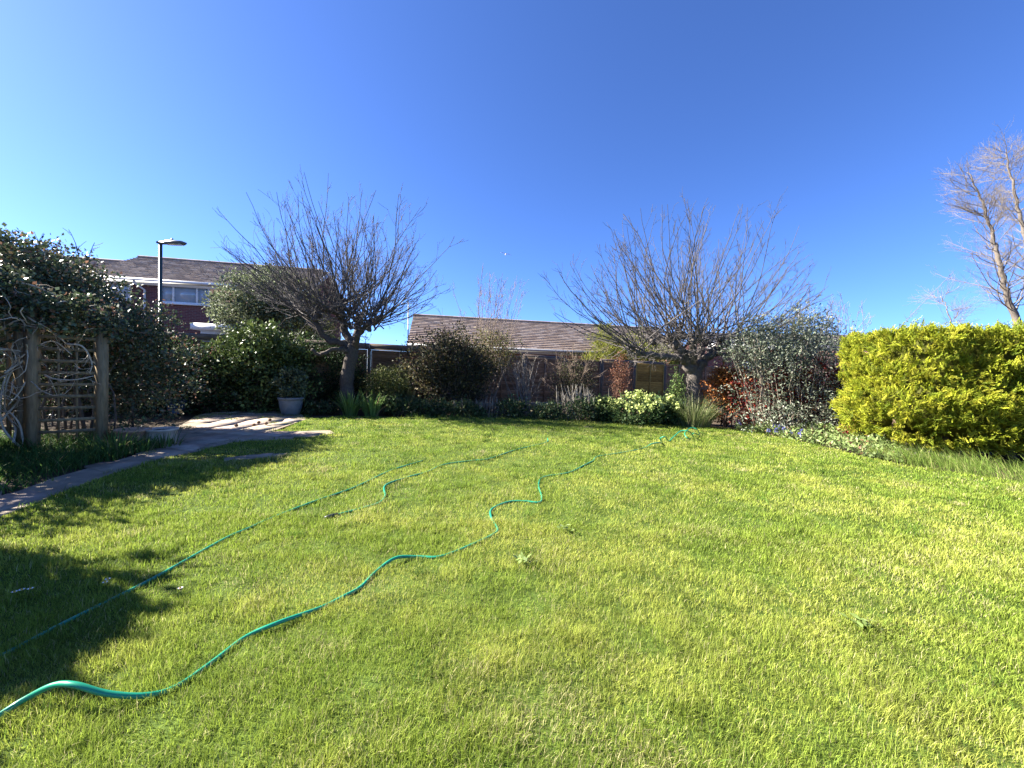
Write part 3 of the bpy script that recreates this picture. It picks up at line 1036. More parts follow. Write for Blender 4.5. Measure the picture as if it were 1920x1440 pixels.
# tall hedge added mostly behind the ivy to throw shade on the path
shrub('shade_hedge', 'tall dark hedge added behind the ivy to shade the left side of the garden', (-12.0, 9.2, 0),
      [((-11.2, 8.3, 1.4), (1.0, 1.2, 1.5)), ((-12.4, 9.2, 1.4), (1.0, 1.2, 1.5)), ((-13.6, 10.2, 1.5), (1.3, 1.3, 1.6))], EV, 77, 520, 26, .13, .09, .05, 'leaf', 16, cat='hedge')
# unseen laurel mass added to cast the shade on the near lawn
shrub('shade_laurel', 'tall laurel mass added outside the lower left of the view for its shadow', (-5.9, 1.6, 0),
      [((-5.82, 2.05 - .75 * k, z), (.6, .62, .72)) for k in range(5) for z in (.6, 1.2, 1.8)] + [((-5.8, 2.1 - .4 * k, 2.15), (.5, .45, .42)) for k in range(8)],
      GLOSSY, 78, 3000, 26, .10, .13, .08, 'gloss', 24, cat='hedge')

# ------------------------------------------------------------------ fruit trees
def fruit_tree(name, label, base, trunk, limbs, knuckles, nwhip, top, side, seed, bark, twigc, elev=(.1, 1.5), spurs=0, xbias=0.0, leafbits=0, trunk_r=(.23, .16), limb_k=1.15):
    rng = np.random.default_rng(seed)
    root = empty(name, base, label, 'tree')
    tr = MB(bark)
    q = spline([np.array(base) + [0, 0, -.1]] + trunk, 5)
    q[1:-1] += rng.normal(0, .012, q[1:-1].shape)
    rr = np.linspace(trunk_r[0], trunk_r[1], len(q))
    rr[0] *= 1.25
    rr *= 1 + rng.normal(0, .05, len(q))
    tr.tube(q, rr, 10)
    part(tr, 'trunk', M['bark'], root, True)
    lm = MB(bark)
    for pts, ra, rb in limbs:
        q = spline(pts, 5)
        q[1:] += rng.normal(0, .018, q[1:].shape)
        r_ = np.linspace(ra, rb, len(q)) * (1 + rng.normal(0, .07, len(q)))
        lm.tube(q, r_ * limb_k, 8)
    for kp, rad in knuckles:           # gnarled pollard heads
        for _ in range(3):
            o = kp + rng.normal(0, rad * .5, 3)
            a = nrm(rng.normal(size=3)) * rad
            lm.tube([o - a, o - a * .6, o, o + a * .6, o + a], np.array([.25, .75, 1, .7, .25]) * rad * .8, 7)
    part(lm, 'limb', M['bark'], root, True)
    br = MB(twigc)
    ks = np.array([k for k, r in knuckles])
    for i in range(nwhip):
        k = rng.integers(len(ks))
        rel = ks[k] - ks.mean(0)
        th = rng.uniform(0, 2 * math.pi)
        el = elev[0] + (elev[1] - elev[0]) * rng.random() ** 1.05
        dv = np.array([math.cos(th) * math.cos(el), math.sin(th) * math.cos(el) * .75, math.sin(el)])
        dv[:2] += rel[:2] * .45
        dv[0] += xbias * rng.random()
        dv = nrm(dv)
        ev = max(dv[2], 0)
        L = (side + (top - side) * ev ** 1.2) * rng.uniform(.62, 1.05)
        q = whip(ks[k] + rng.normal(0, .1, 3), dv, L, 10, .22 + .35 * (1 - ev), .075, rng)
        r = rng.uniform(.012, .022)
        cj = np.array(twigc) * rng.uniform(.75, 1.25)
        br.tube(q, np.linspace(r, .0045, 11), 5, cj, False)
        side_twigs(br, q, .0065, rng.integers(6, 11), (.25, .8), (.3, .75), rng, 2, .35, .14, .22, cj)
    for i in range(spurs):
        k = rng.integers(len(ks))
        q = whip(ks[k] + rng.normal(0, .25, 3), (rng.normal(), rng.normal() * .7, rng.uniform(-.35, .4)), rng.uniform(.4, 1.3), 7, .15, .22, rng)
        cj = np.array(twigc) * rng.uniform(.9, 1.5)
        br.tube(q, np.linspace(.011, .004, 8), 4, cj, False)
        side_twigs(br, q, .006, 5, (.12, .4), (.5, 1.1), rng, 2, .2, .2, .2, cj)
    part(br, 'branches', M['twig'], root, True)
    if leafbits:
        lf = MB()
        V = np.concatenate(br.V)
        p = V[rng.choice(len(V), leafbits)]
        lf.leaves(p, rng.normal(size=(leafbits, 3)), rng.normal(size=(leafbits, 3)), .09, .06, pick([(.05, .035, .025)], leafbits, rng))
        lf.build('withered_leaves', M['leaf'], root)
    return root


TY = 10.8
bx = D(652, 700, TY)[0]
P = lambda px, py, dy=0: D(px, py, TY + dy)
fruit_tree('fruit_tree', 'pollarded bare fruit tree with dense whippy shoots on the left of the lawn', (bx, TY, 0),
           [P(650, 740), P(652, 700), P(660, 662), P(663, 648)],
           [([P(663, 655), P(645, 645), P(620, 640, -.1), P(600, 620, -.2), P(588, 595, -.3)], .13, .08),
            ([P(662, 652), P(648, 625, .1), P(640, 595, .1), P(640, 572, .1)], .15, .11),
            ([P(664, 655), P(672, 630, -.3), P(686, 612, -.4), P(708, 600, -.5)], .11, .07),
            ([P(660, 660), P(630, 655, -.4), P(600, 665, -.6), P(585, 655, -.7)], .09, .05),
            ([P(662, 655), P(668, 625, .5), P(672, 600, .8)], .11, .07),
            ([P(602, 625, -.2), P(575, 600, 0), P(560, 585, .3)], .07, .05),
            ([P(640, 600, .1), P(625, 585, -.3), P(612, 580, -.5)], .07, .05)],
           [(P(588, 593, -.3), .12), (P(640, 572, .1), .15), (P(708, 600, -.5), .1), (P(686, 610, -.4), .1), (P(672, 600, .8), .11), (P(612, 580, -.5), .09), (P(560, 588, .3), .08), (P(655, 585, -.2), .09), (P(640, 596, .1), .08), (P(694, 606, -.45), .08), (P(668, 612, .6), .08), (P(652, 610, .1), .08)],
           190, 3.35, 2.45, 81, (.075, .062, .052), (.085, .074, .068), elev=(.1, 1.5), spurs=34, trunk_r=(.19, .15), xbias=-.2, limb_k=.8)
TY2 = 11.0
P = lambda px, py, dy=0: D(px, py, TY2 + dy)
bx2 = D(1303, 740, TY2)[0]
fruit_tree('fruit_tree', 'wide spreading bare fruit tree with pale lit trunk on the right of the lawn', (bx2, TY2, 0),
           [P(1303, 750), P(1302, 715), P(1303, 692)],
           [([P(1302, 700), P(1288, 675, -.1), P(1275, 655, -.2), P(1262, 642, -.2)], .17, .11),
            ([P(1303, 700), P(1318, 680), P(1335, 662, .1), P(1352, 648, .1)], .13, .09),
            ([P(1302, 700), P(1312, 668, .4), P(1318, 645, .6)], .12, .09),
            ([P(1288, 676, -.1), P(1260, 670, -.4), P(1225, 665, -.6), P(1195, 662, -.7)], .1, .05),
            ([P(1300, 690), P(1298, 660, -.4), P(1300, 640, -.6)], .11, .08),
            ([P(1265, 645, -.2), P(1240, 635, .2), P(1215, 640, .4)], .08, .05),
            ([P(1335, 662, .1), P(1365, 665, -.3), P(1385, 655, -.5)], .07, .05)],
           [(P(1262, 640, -.2), .15), (P(1352, 646, .1), .12), (P(1318, 642, .6), .12), (P(1198, 660, -.7), .08), (P(1300, 638, -.6), .12), (P(1225, 640, .3), .1), (P(1385, 652, -.5), .09), (P(1280, 630, 0), .11)],
           165, 3.95, 2.75, 82, (.10, .086, .075), (.085, .075, .069), elev=(.02, 1.5), spurs=90, leafbits=14, trunk_r=(.22, .19))


# tall bare trees beyond the golden hedge
def tall_tree(name, label, trunk, seed, r0, nb, twigc, Lb=(2.0, 4.5), lean=-.2):
    rng = np.random.default_rng(seed)
    b = trunk[0].copy()
    b[2] = 0
    root = empty(name, b, label, 'tree')
    tr = MB(twigc)
    q = spline([b + [0, 0, -.2]] + trunk, 6)
    q[1:] += rng.normal(0, .03, q[1:].shape)
    tr.tube(q, np.linspace(r0 * .8, .02, len(q)), 8)
    part(tr, 'trunk', M['bark'], root, True)
    br = MB(np.array(twigc) * 1.1)
    m = len(q)
    for i in range(nb):
        t = rng.uniform(.2, .98) * (m - 1)
        k = min(int(t), m - 2)
        p = q[k] + (q[k + 1] - q[k]) * (t - k)
        th = rng.uniform(0, 2 * math.pi)
        f = 1.05 - .75 * t / m
        w = whip(p, (math.cos(th) + lean, math.sin(th), rng.uniform(.15, .9)), rng.uniform(*Lb) * f, 8, .55, .1, rng)
        rr = r0 * .13 * f
        br.tube(w, np.linspace(rr, .009, 9), 5, None, False)
        side_twigs(br, w, .0075, 13, (.5, 1.4), (.35, .8), rng, 2, .3, .14, .2)
    part(br, 'branches', M['twig'], root, True)


PY = 22.0
tall_tree('poplar', 'tall bare poplar leaning left above the golden hedge', [D(*p, PY) for p in [(1908, 620), (1893, 570), (1880, 520), (1868, 470), (1855, 420), (1838, 370), (1815, 322)]], 91, .24, 80, (.155, .13, .105))
tall_tree('poplar', 'taller bare poplar at the right edge behind the leaning one', [D(*p, PY + 2) for p in [(1965, 620), (1945, 540), (1928, 470), (1912, 400), (1895, 330), (1886, 280)]], 92, .26, 100, (.16, .135, .11), lean=-.05)
tall_tree('poplar', 'thicket of bare poplar branches cut off by the right edge', [D(*p, PY + 4) for p in [(2050, 640), (2020, 520), (2000, 420), (1985, 320), (1975, 250)]], 93, .26, 60, (.16, .135, .11), lean=-.1)
tall_tree('sapling', 'thin faint bare sapling behind the left end of the golden hedge', [D(*p, 20) for p in [(1790, 640), (1782, 600), (1774, 575), (1766, 556)]], 94, .04, 9, (.19, .165, .145), (.5, 1.2))

# ------------------------------------------------------------------ back border, left to right
def bshrub(kind, label, px, py_top, py_base_y, Y, wpx, pal, seed, **kw):
    """border shrub from its picture extent at distance Y"""
    top = D(px, py_top, Y)
    w = wpx / 2 / F_PX * Y
    h = max(top[2], .2)
    nb = kw.pop('lobes', 3)
    rng = np.random.default_rng(seed + 1000)
    z0 = kw.pop('z0', 0.0)
    blobs = [((top[0], Y, z0 + (h - z0) * .5), (w * .75, w * .6, (h - z0) * .5))]
    for i in range(nb):
        s = rng.uniform(.45, .7)
        blobs.append(((top[0] + rng.uniform(-.5, .5) * w, Y + rng.uniform(-.3, .3) * w, z0 + (h - z0) * rng.uniform(.35, .65)), (w * s, w * s * .8, (h - z0) * s * .55)))
    return shrub(kind, label, (top[0], Y, 0), blobs, pal, seed, **kw)


b = G(668, 781)
for k, (px, py, n, lab) in enumerate([(655, 780, 70, 'broad strap leaved agapanthus clump at the foot of the left tree'), (695, 781, 60, 'second strap leaved agapanthus clump right of the left tree trunk')]):
    b = G(px, py)
    strap_clump('agapanthus', lab, (b[0], b[1] + .05, 0), n + 40, (.5, .85), (.035, .05), [(.11, .19, .05, 3), (.16, .24, .07, 2), (.34, .25, .15, .5)], 100 + k, .16, (.25, 1.1))
OLIVE = [(.085, .10, .03, 3), (.11, .115, .035, 2), (.05, .07, .02, 2)]
bshrub('shrub', 'rounded olive green shrub just right of the left fruit tree', 728, 688, 780, 11.3, 115, OLIVE, 103, nclump=300, nleaf=28, crad=.08, L=.05, W=.028, nstem=16)
LOWD = [(.055, .09, .035, 3), (.09, .125, .05, 2), (.04, .06, .025, 2), (.16, .13, .07, .6)]
bshrub('hellebore', 'low dark leafy hellebore in front of the olive green shrub', 760, 745, 785, 10.75, 80, LOWD, 104, nclump=70, nleaf=20, crad=.09, L=.1, W=.04, nstem=6, cat='plant')
ELA = [(.05, .055, .03, 3), (.08, .075, .04, 2), (.14, .11, .04, 1), (.08, .05, .045, 1)]
er = bshrub('elaeagnus', 'large dark sprawling shrub with pale twigs against the fence', 855, 615, 770, 12.1, 185, ELA, 105, nclump=900, nleaf=30, crad=.13, L=.07, W=.045, nstem=34, stem=(.26, .21, .17), lobes=5)
YG = [(.13, .12, .035, 2), (.10, .11, .035, 2), (.15, .10, .04, 1)]
bshrub('spindle', 'yellowish loose leaved bush topping the dark sprawling shrub', 905, 612, 770, 12.9, 135, YG, 106, nclump=280, nleaf=18, crad=.13, L=.055, W=.032, nstem=22, stem=(.24, .19, .15), z0=1.0)


def bare_shrub(name, label, base, heads, n, Ls, seed, col, r=.012, twigs=6, spread=.15, curl=.25, wob=.08, tl=(.15, .5), cat='shrub'):
    rng = np.random.default_rng(seed)
    root = empty(name, base, label, cat)
    s = MB(col)
    for i in range(n):
        b = np.array(base) + [rng.normal(0, spread), rng.normal(0, spread), -.03]
        h = heads[rng.integers(len(heads))] + rng.normal(0, .12, 3)
        v = h - b
        q = whip(b, v, np.linalg.norm(v) * rng.uniform(.85, 1.1), 9, curl, wob, rng)
        cj = np.array(col) * rng.uniform(.75, 1.3)
        s.tube(q, np.linspace(r, .0045, 10), 5, cj, False)
        side_twigs(s, q, .006, twigs, tl, (.3, .8), rng, 2, .35, .12, .35, cj)
    part(s, 'stem', M['twig'], root, True)
    return root


bb_ = D(905, 700, 13.0)
bare_shrub('bare_shrub', 'tall twiggy bare shrub rising above the fence and bungalow roof', (bb_[0], 13.0, 0),
           [D(px, py, 13.0 + .2 * k % .6) for k, (px, py) in enumerate([(882, 548), (910, 535), (935, 528), (955, 530), (975, 545), (968, 575), (855, 575), (925, 550)])], 26, None, 111, (.20, .155, .125), .015, 13, .2, .2, .06, (.2, .6))
bb_ = D(985, 740, 12.4)
bare_shrub('bare_shrub', 'fan of thin grey bare stems trained against the brown fence panel', (bb_[0], 12.4, 0),
           [D(px, py, 12.5) for px, py in [(945, 668), (960, 672), (978, 665), (995, 668), (1008, 675), (1012, 695)]], 26, None, 112, (.20, .175, .15), .011, 8, .12, .15, .1, (.12, .35))
bb_ = D(1070, 740, 12.9)
bare_shrub('climbing_rose', 'tangled brown climbing rose mounded over the fence top', (bb_[0], 12.9, 0),
           [D(px, py, 13.0) for px, py in [(1030, 660), (1050, 645), (1075, 640), (1090, 650), (1105, 668), (1040, 690), (1085, 680), (1062, 665)]], 30, None, 113, (.19, .14, .105), .012, 9, .15, .1, .17, (.2, .55))
f_ = D(1075, 680, 12.9)
bshrub('bush', 'scrubby brown green bush below the tangled climbing rose', 1075, 662, 770, 12.8, 95, [(.08, .06, .035, 2), (.06, .065, .03, 2), (.10, .11, .04, 1)], 114, nclump=300, nleaf=18, crad=.12, L=.05, W=.03, nstem=14, stem=(.16, .12, .09))
bshrub('bush', 'upright russet leaved bush against the mustard fence panel', 1162, 648, 760, 13.2, 48, [(.17, .07, .04, 3), (.12, .055, .035, 2), (.2, .11, .06, 1)], 115, nclump=130, nleaf=16, crad=.1, L=.05, W=.028, nstem=14, stem=(.16, .09, .06), up=.7)
c0 = D(1150, 640, 18.8)
shrub('conifer', 'rounded yellow green conifer behind the fence under the right tree', (c0[0], 19.0, 0),
      [((c0[0] - .3, 19.0, 1.9), (1.1, .9, 1.9)), ((c0[0] + 1.1, 19.2, 1.7), (1.2, .9, 1.9)), ((c0[0] + 2.4, 19.4, 1.6), (1.0, .8, 1.7))], [(.17, .18, .03, 3), (.12, .14, .025, 2)], 116, 620, 34, .12, .13, .03, 'conifer', 6, cat='conifer', up=.8, r0=.05)
# low planting at the lawn edge
low = [('plant', 'low dark leafy plant below the large sprawling shrub', 815, 752, 10.9, 90, LOWD, 121), ('plant', 'bushy low green plant in front of the bare grey stems', 955, 748, 10.9, 75, LOWD, 122),
       ('plant', 'small leafy plant at the foot of the tangled rose', 1030, 760, 10.8, 80, LOWD, 123), ('plant', 'broad leaved low plant left of the yellow flowered hellebore', 1105, 750, 10.6, 90, LOWD, 124),
       ('plant', 'grassy low tuft of foliage in the middle of the back bed', 885, 757, 10.8, 70, LOWD, 125), ('plant', 'dark low plant between the hellebore and the sedge', 1240, 764, 10.5, 60, LOWD, 126),
       ('plant', 'low leafy cover under the left tree beside the pot', 600, 757, 10.6, 70, LOWD, 127)]
for nme, lab, px, pt, Y_, w_, pal, sd_ in low:
    bshrub(nme, lab, px, pt, 785, Y_, w_, pal, sd_, nclump=75, nleaf=18, crad=.09, L=.09, W=.042, nstem=6, cat='plant', lobes=4)
# grey seed spikes (lavender)
for k, (px, py, lab) in enumerate([(1085, 735, 'grey brown lavender spikes behind the broad leaved plant'), (905, 752, 'thin pale spikes standing before the dark sprawling shrub')]):
    b = D(px, py, 10.9)
    rng = np.random.default_rng(130 + k)
    root = empty('lavender', (b[0], 10.9, 0), lab, 'plant')
    s = MB((.22, .2, .17))
    for i in range(70 if k == 0 else 30):
        o = np.array([b[0] + rng.normal(0, .28), 10.9 + rng.normal(0, .15), 0])
        q = whip(o, (rng.normal(0, .22), rng.normal(0, .2), 1), b[2] * rng.uniform(.75, 1.35), 4, 0, .06, rng)
        s.tube(q, [.005, .005, .005, .012, .006], 4, np.array((.2, .18, .15)) * rng.uniform(.7, 1.4), False)
    part(s, 'stem', M['twig'], root)
# yellow-green flowering hellebores
def hellebore(label, px, ptop, Y_, wpx, seed, nh):
    rng = np.random.default_rng(seed)
    t = D(px, ptop, Y_)
    w = wpx / 2 / F_PX * Y_
    root = empty('hellebore', (t[0], Y_, 0), label, 'plant')
    f = MB()
    leaf_cloud(f, [((t[0], Y_, t[2] * .45), (w, w * .7, t[2] * .5))], 110, 20, .08, .1, .035, [(.05, .09, .03, 3), (.08, .12, .04, 2)], rng)
    part(f, 'foliage', M['leaf'], root)
    a = rng.uniform(0, 2 * math.pi, nh)
    rr = np.sqrt(rng.random(nh))
    heads = np.stack([t[0] + np.cos(a) * rr * w * .95, Y_ - .2 + np.sin(a) * rr * w * .6, t[2] * (1.08 - .5 * rr ** 2) + rng.normal(0, .03, nh)], -1)
    for hd in heads:
        m_ = 26
        fl = MB()
        p = hd + rng.normal(0, .05, (m_, 3))
        fl.leaves(p, rng.normal(size=(m_, 3)) + [0, -.3, -.2], rng.normal(0, .4, (m_, 3)) + [0, -.3, 1], rng.uniform(.055, .085, m_), rng.uniform(.05, .07, m_), pick([(.50, .54, .19, 3), (.42, .49, .15, 2), (.28, .36, .1, 1)], m_, rng, .12))
        part(fl, 'flower_head', M['leaf'], root)


hellebore('bright yellow green flowering hellebore, largest clump at the lawn edge', 1195, 742, 10.2, 95, 140, 28)
hellebore('smaller yellow green flowering hellebore right behind the largest one', 1250, 745, 10.4, 50, 141, 11)
hellebore('faint yellow green hellebore left of the largest flowering clump', 1130, 748, 10.7, 45, 142, 5)
bshrub('shrub', 'slim light green upright shrub left of the right tree trunk', 1272, 690, 790, 11.0, 32, [(.09, .14, .04, 3), (.13, .17, .05, 1)], 143, nclump=80, nleaf=18, crad=.08, L=.06, W=.028, nstem=8)
b = G(1312, 803)
strap_clump('sedge', 'arching pale edged sedge clump at the foot of the right tree', (b[0], b[1] + .35, 0), 800, (.5, 1.1), (.012, .02), [(.12, .16, .05, 3), (.2, .22, .1, 2), (.28, .26, .14, .6)], 144, .38, (.35, 1.3))

# silvery shrub with bare lower stems
c0 = D(1490, 690, 9.7)
SIL = [(.19, .215, .15, 3), (.26, .28, .21, 2), (.12, .145, .09, 3), (.34, .35, .28, .7)]
cx = c0[0]
shrub('buddleja', 'large silvery grey shrub with leafy top and pale bare lower stems', (cx, 9.7, 0),
      [((cx - .2, 9.9, 2.05), (1.5, .9, .6)), ((cx + .6, 10, 2.25), (1.15, .8, .65)), ((cx + .2, 9.9, 2.75), (.8, .6, .45)), ((cx - .9, 9.8, 2.0), (.8, .7, .6)), ((cx - .9, 9.9, 2.75), (.28, .3, .3))],
      SIL, 151, 640, 22, .12, .075, .026, 'leaf', 160, (.31, .255, .195), r0=.011, shell=2.2, up=.1, fan=.55,
      extra=([((cx - .2, 9.3, .95), (1.85, .5, .9)), ((cx + 1.0, 9.2, 1.1), (.8, .5, 1.1)), ((cx - .2, 9.0, .4), (1.7, .4, .4))], 230))
c0 = D(1565, 590, 11.5)
bare_shrub('bare_shrub', 'hazy bare twiggy crown rising behind the silvery shrub', (c0[0], 11.5, 0), [D(px, py, 11.6) for px, py in [(1530, 560), (1560, 545), (1590, 570), (1610, 590), (1545, 575), (1580, 590)]], 40, None, 152, (.19, .17, .155), .007, 16, .3, .2, .1, (.15, .45))
# copper beech leaves behind
RUST = [(.26, .10, .035, 3), (.30, .05, .035, 2), (.18, .06, .03, 2), (.34, .17, .06, 1)]
c0 = D(1362, 735, 10.6)
shrub('beech', 'orange brown leaved beech bush right of the pale tree trunk', (c0[0], 10.6, 0), [((c0[0], 10.8, .8), (.5, .35, .8)), ((c0[0] + .15, 10.7, 1.2), (.45, .35, .5))], [(.36, .15, .04, 3), (.28, .10, .035, 2)], 153, 210, 22, .07, .065, .045, 'leaf', 12)
RED = [(.36, .045, .03, 2), (.26, .035, .03, 2), (.34, .13, .05, 1.5), (.16, .05, .035, 2)]
c0 = D(1500, 740, 10.6)
shrub('photinia', 'red leaved photinia hedge showing through behind the silvery shrub', (c0[0], 10.7, 0), [((c0[0] - 1.2, 10.1, .9), (.9, .45, .95)), ((c0[0] + .1, 9.7, .9), (1.1, .35, 1.0)), ((c0[0] + .9, 9.5, .9), (.8, .4, 1.0))], RED, 154, 560, 22, .1, .08, .05, 'leaf', 20, cat='hedge')
c0 = D(1605, 800, 8.2)
shrub('red_heuchera', 'low bright red leaved plant tucked beside the golden hedge', (c0[0], 8.2, 0), [((c0[0], 8.2, .16), (.24, .22, .18))], [(.22, .03, .025, 3), (.2, .07, .03, 1)], 155, 36, 20, .06, .08, .06, 'leaf', 4, cat='plant')

# low fringe in front of silvery shrub, with grape hyacinths
fr_poly = [G(1375, 806), G(1450, 818), G(1520, 833), G(1620, 856), G(1690, 868), G(1690, 850), G(1600, 826), G(1500, 806), G(1400, 795)]
rng = np.random.default_rng(160)
n = 9000
P_ = np.array(fr_poly)
x = rng.uniform(P_[:, 0].min(), P_[:, 0].max(), n * 4)
y = rng.uniform(P_[:, 1].min(), P_[:, 1].max(), n * 4)
k = inside(x, y, fr_poly) & (rng.random(n * 4) < .2 + vn(x, y, .35, 5))
x, y = x[k][:n], y[k][:n]
m_ = len(x)
f = MB()
f.leaves(np.stack([x, y, rng.random(m_) * .2 * vn(x, y, .4, 8) * 1.6], -1), rng.normal(0, .8, (m_, 3)) + [0, 0, .7], rng.normal(0, .5, (m_, 3)) + [0, -.2, 1], rng.uniform(.05, .11, m_), rng.uniform(.02, .05, m_),
         pick([(.16, .22, .07, 3), (.22, .28, .09, 2), (.3, .32, .16, .8), (.2, .1, .06, .4)], m_, rng))
tag(f.build('ground_cover', M['leaf']), 'low mixed green ground cover along the edge of the right bed', 'ground cover', kind='stuff')
MUS = []
for i, (px, py) in enumerate([(1441, 818), (1448, 816), (1455, 819), (1462, 817), (1469, 820), (1476, 818), (1483, 823), (1452, 813), (1465, 814), (1474, 815), (1499, 828), (1502, 826), (1380, 804), (1386, 806)]):
    b = G(px, py)
    h = rng.uniform(.17, .26)
    root = empty('grape_hyacinth', (b[0], b[1], 0), 'blue grape hyacinth spike flowering at the edge of the right bed', 'flower', 'grape hyacinths below the silvery shrub')
    s = MB((.08, .14, .04))
    s.tube([(b[0], b[1], -.02), (b[0], b[1], h)], .006, 5)
    part(s, 'stem', M['leaf'], root)
    s = MB()
    m_ = 46
    t = rng.random(m_)
    a = rng.uniform(0, 6.283, m_)
    rr = .026 * (1 - t * .7)
    p = np.stack([b[0] + np.cos(a) * rr, b[1] + np.sin(a) * rr, h * .55 + t * h * .5], -1)
    s.leaves(p, np.stack([np.cos(a), np.sin(a), -.4 + 0 * a], -1), rng.normal(0, .3, (m_, 3)) + UP, .026, .022, pick([(.10, .09, .35, 2), (.16, .14, .45, 1)], m_, rng))
    part(s, 'flower', M['leaf'], root)

# ------------------------------------------------------------------ golden hedge
hr = empty('golden_hedge', (9.0, 7.0, 0), 'large clipped golden yellow conifer hedge with undercut base at right', 'hedge')
rng = np.random.default_rng(170)
hu = np.array([.985, -.172, 0])
hv = np.array([.172, .985, 0])
hc = np.array([9.2, 6.95, 0])
HX, HY, ZT = 2.65, 1.2, 2.22


def hedge_prof(z01):
    return np.where(z01 > .34, 1 - .05 * np.sin(np.clip((z01 - .34) / .5, 0, 1) * math.pi * .75) ** 2, np.sqrt(np.clip(1 - ((.34 - z01) / .385) ** 2, .05, 1)))


def hedge_pts(n):
    """points on the surface with outward normals"""
    e = 3.2
    tt = np.linspace(0, 2 * math.pi, 2000)
    rt = (np.abs(np.cos(tt)) ** e + np.abs(np.sin(tt)) ** e) ** (-1 / e)
    al = np.concatenate([[0], np.cumsum(np.hypot(np.diff(np.cos(tt) * rt * HX), np.diff(np.sin(tt) * rt * HY)))])
    th = np.interp(rng.random(n) * al[-1], al, tt)      # even along the outline
    c, s_ = np.cos(th), np.sin(th)
    r = (np.abs(c) ** e + np.abs(s_) ** e) ** (-1 / e)
    topm = rng.random(n) < .2
    z01 = rng.random(n) ** .9
    z01[topm] = 1
    rad = hedge_prof(z01) * np.where(topm, np.sqrt(rng.random(n)), 1)
    lx, ly = c * r * HX * rad, s_ * r * HY * rad
    zb = .17 + np.clip((lx + .7) * .22, 0, .6)
    zb = np.where(ly > .25, .02, zb)
    zt = ZT + .04 * (vn(lx * 3, ly * 3, 1, 2) - .5)
    z = zb + (zt - zb) * z01
    p = hc + lx[:, None] * hu + ly[:, None] * hv
    p[:, 2] = z
    nx_ = np.abs(c) ** (e - 1) * np.sign(c) / HX
    ny_ = np.abs(s_) ** (e - 1) * np.sign(s_) / HY
    o = nrm(np.stack([nx_, ny_, 0 * nx_], -1))
    o = o[:, :1] * hu + o[:, 1:2] * hv
    slope = np.where(z01 < .34, -1.6 * (.34 - z01) / .34, .12)
    o = nrm(o + slope[:, None] * UP)
    o[topm] = nrm(UP + rng.normal(0, .15, (topm.sum(), 3)))
    return p, o


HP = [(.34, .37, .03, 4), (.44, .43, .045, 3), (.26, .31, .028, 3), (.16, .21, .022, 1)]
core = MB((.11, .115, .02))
nth, nz = 48, 14
th = np.linspace(0, 2 * math.pi, nth, endpoint=False)
vv = []
for kz in np.linspace(0, 1, nz):
    c, s_ = np.cos(th), np.sin(th)
    r = (np.abs(c) ** 3.2 + np.abs(s_) ** 3.2) ** (-1 / 3.2)
    pr = float(hedge_prof(np.array(kz))) * .86
    lx, ly = c * r * (HX - .12) * pr, s_ * r * (HY - .12) * pr
    zb = .28 + np.clip((lx + .7) * .22, 0, .6)
    zb = np.where(ly > .2, .02, zb)
    q = hc + lx[:, None] * hu + ly[:, None] * hv
    q[:, 2] = zb + (ZT - .16 - zb) * kz
    vv.append(q)
i = np.arange(nz - 1)[:, None] * nth
j = np.arange(nth)[None]
core.add(np.concatenate(vv), np.stack([i + j, i + (j + 1) % nth, i + nth + (j + 1) % nth, i + nth + j], -1).reshape(-1, 4))
core.F.append(np.array([np.arange(nth) + (nz - 1) * nth]))
core.F.append(np.array([np.arange(nth)[::-1]]))
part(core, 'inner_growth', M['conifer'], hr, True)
fo = MB()
NS = 46000
NT = 7500                                    # plume tufts, each a spray cluster
tp, to = hedge_pts(NT)
tb = (vn(tp[:, 0] + tp[:, 1], tp[:, 2], .2, 3) - .45) * .28 + rng.normal(0, .035, NT)
tp = tp + to * tb[:, None]
tax = nrm(to * .75 + UP * .55 + rng.normal(0, .3, (NT, 3)))
tcol = pick(HP, NT, rng, .14)
ti = rng.integers(0, NT, NS)
o = to[ti]
bump = tb[ti]
axis = nrm(tax[ti] + rng.normal(0, .42, (NS, 3)))
p = tp[ti] + axis * rng.uniform(-.05, .06, (NS, 1)) + rng.normal(0, .02, (NS, 3))
LS = rng.uniform(.07, .13, NS)
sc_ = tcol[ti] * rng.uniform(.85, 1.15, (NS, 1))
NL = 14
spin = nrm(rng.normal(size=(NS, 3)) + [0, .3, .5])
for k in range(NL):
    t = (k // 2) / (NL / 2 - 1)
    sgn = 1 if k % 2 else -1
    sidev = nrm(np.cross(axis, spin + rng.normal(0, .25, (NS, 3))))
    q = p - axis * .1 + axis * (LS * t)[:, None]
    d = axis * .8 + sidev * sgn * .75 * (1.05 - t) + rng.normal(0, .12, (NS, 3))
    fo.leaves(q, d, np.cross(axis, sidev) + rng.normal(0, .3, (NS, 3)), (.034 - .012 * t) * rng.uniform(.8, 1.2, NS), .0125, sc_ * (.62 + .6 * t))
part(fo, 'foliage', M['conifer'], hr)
for k in range(7):
    tk = MB((.12, .08, .055))
    o_ = hc + hu * (-1.9 + .65 * k) + hv * rng.normal(.1, .15)
    q = whip([o_[0], o_[1], -.05], (rng.normal(0, .15), rng.normal(0, .15), 1), 1.0, 5, 0, .08, rng)
    tk.tube(q, np.linspace(.06, .045, 6), 7)
    part(tk, 'trunk', M['bark'], hr, True)
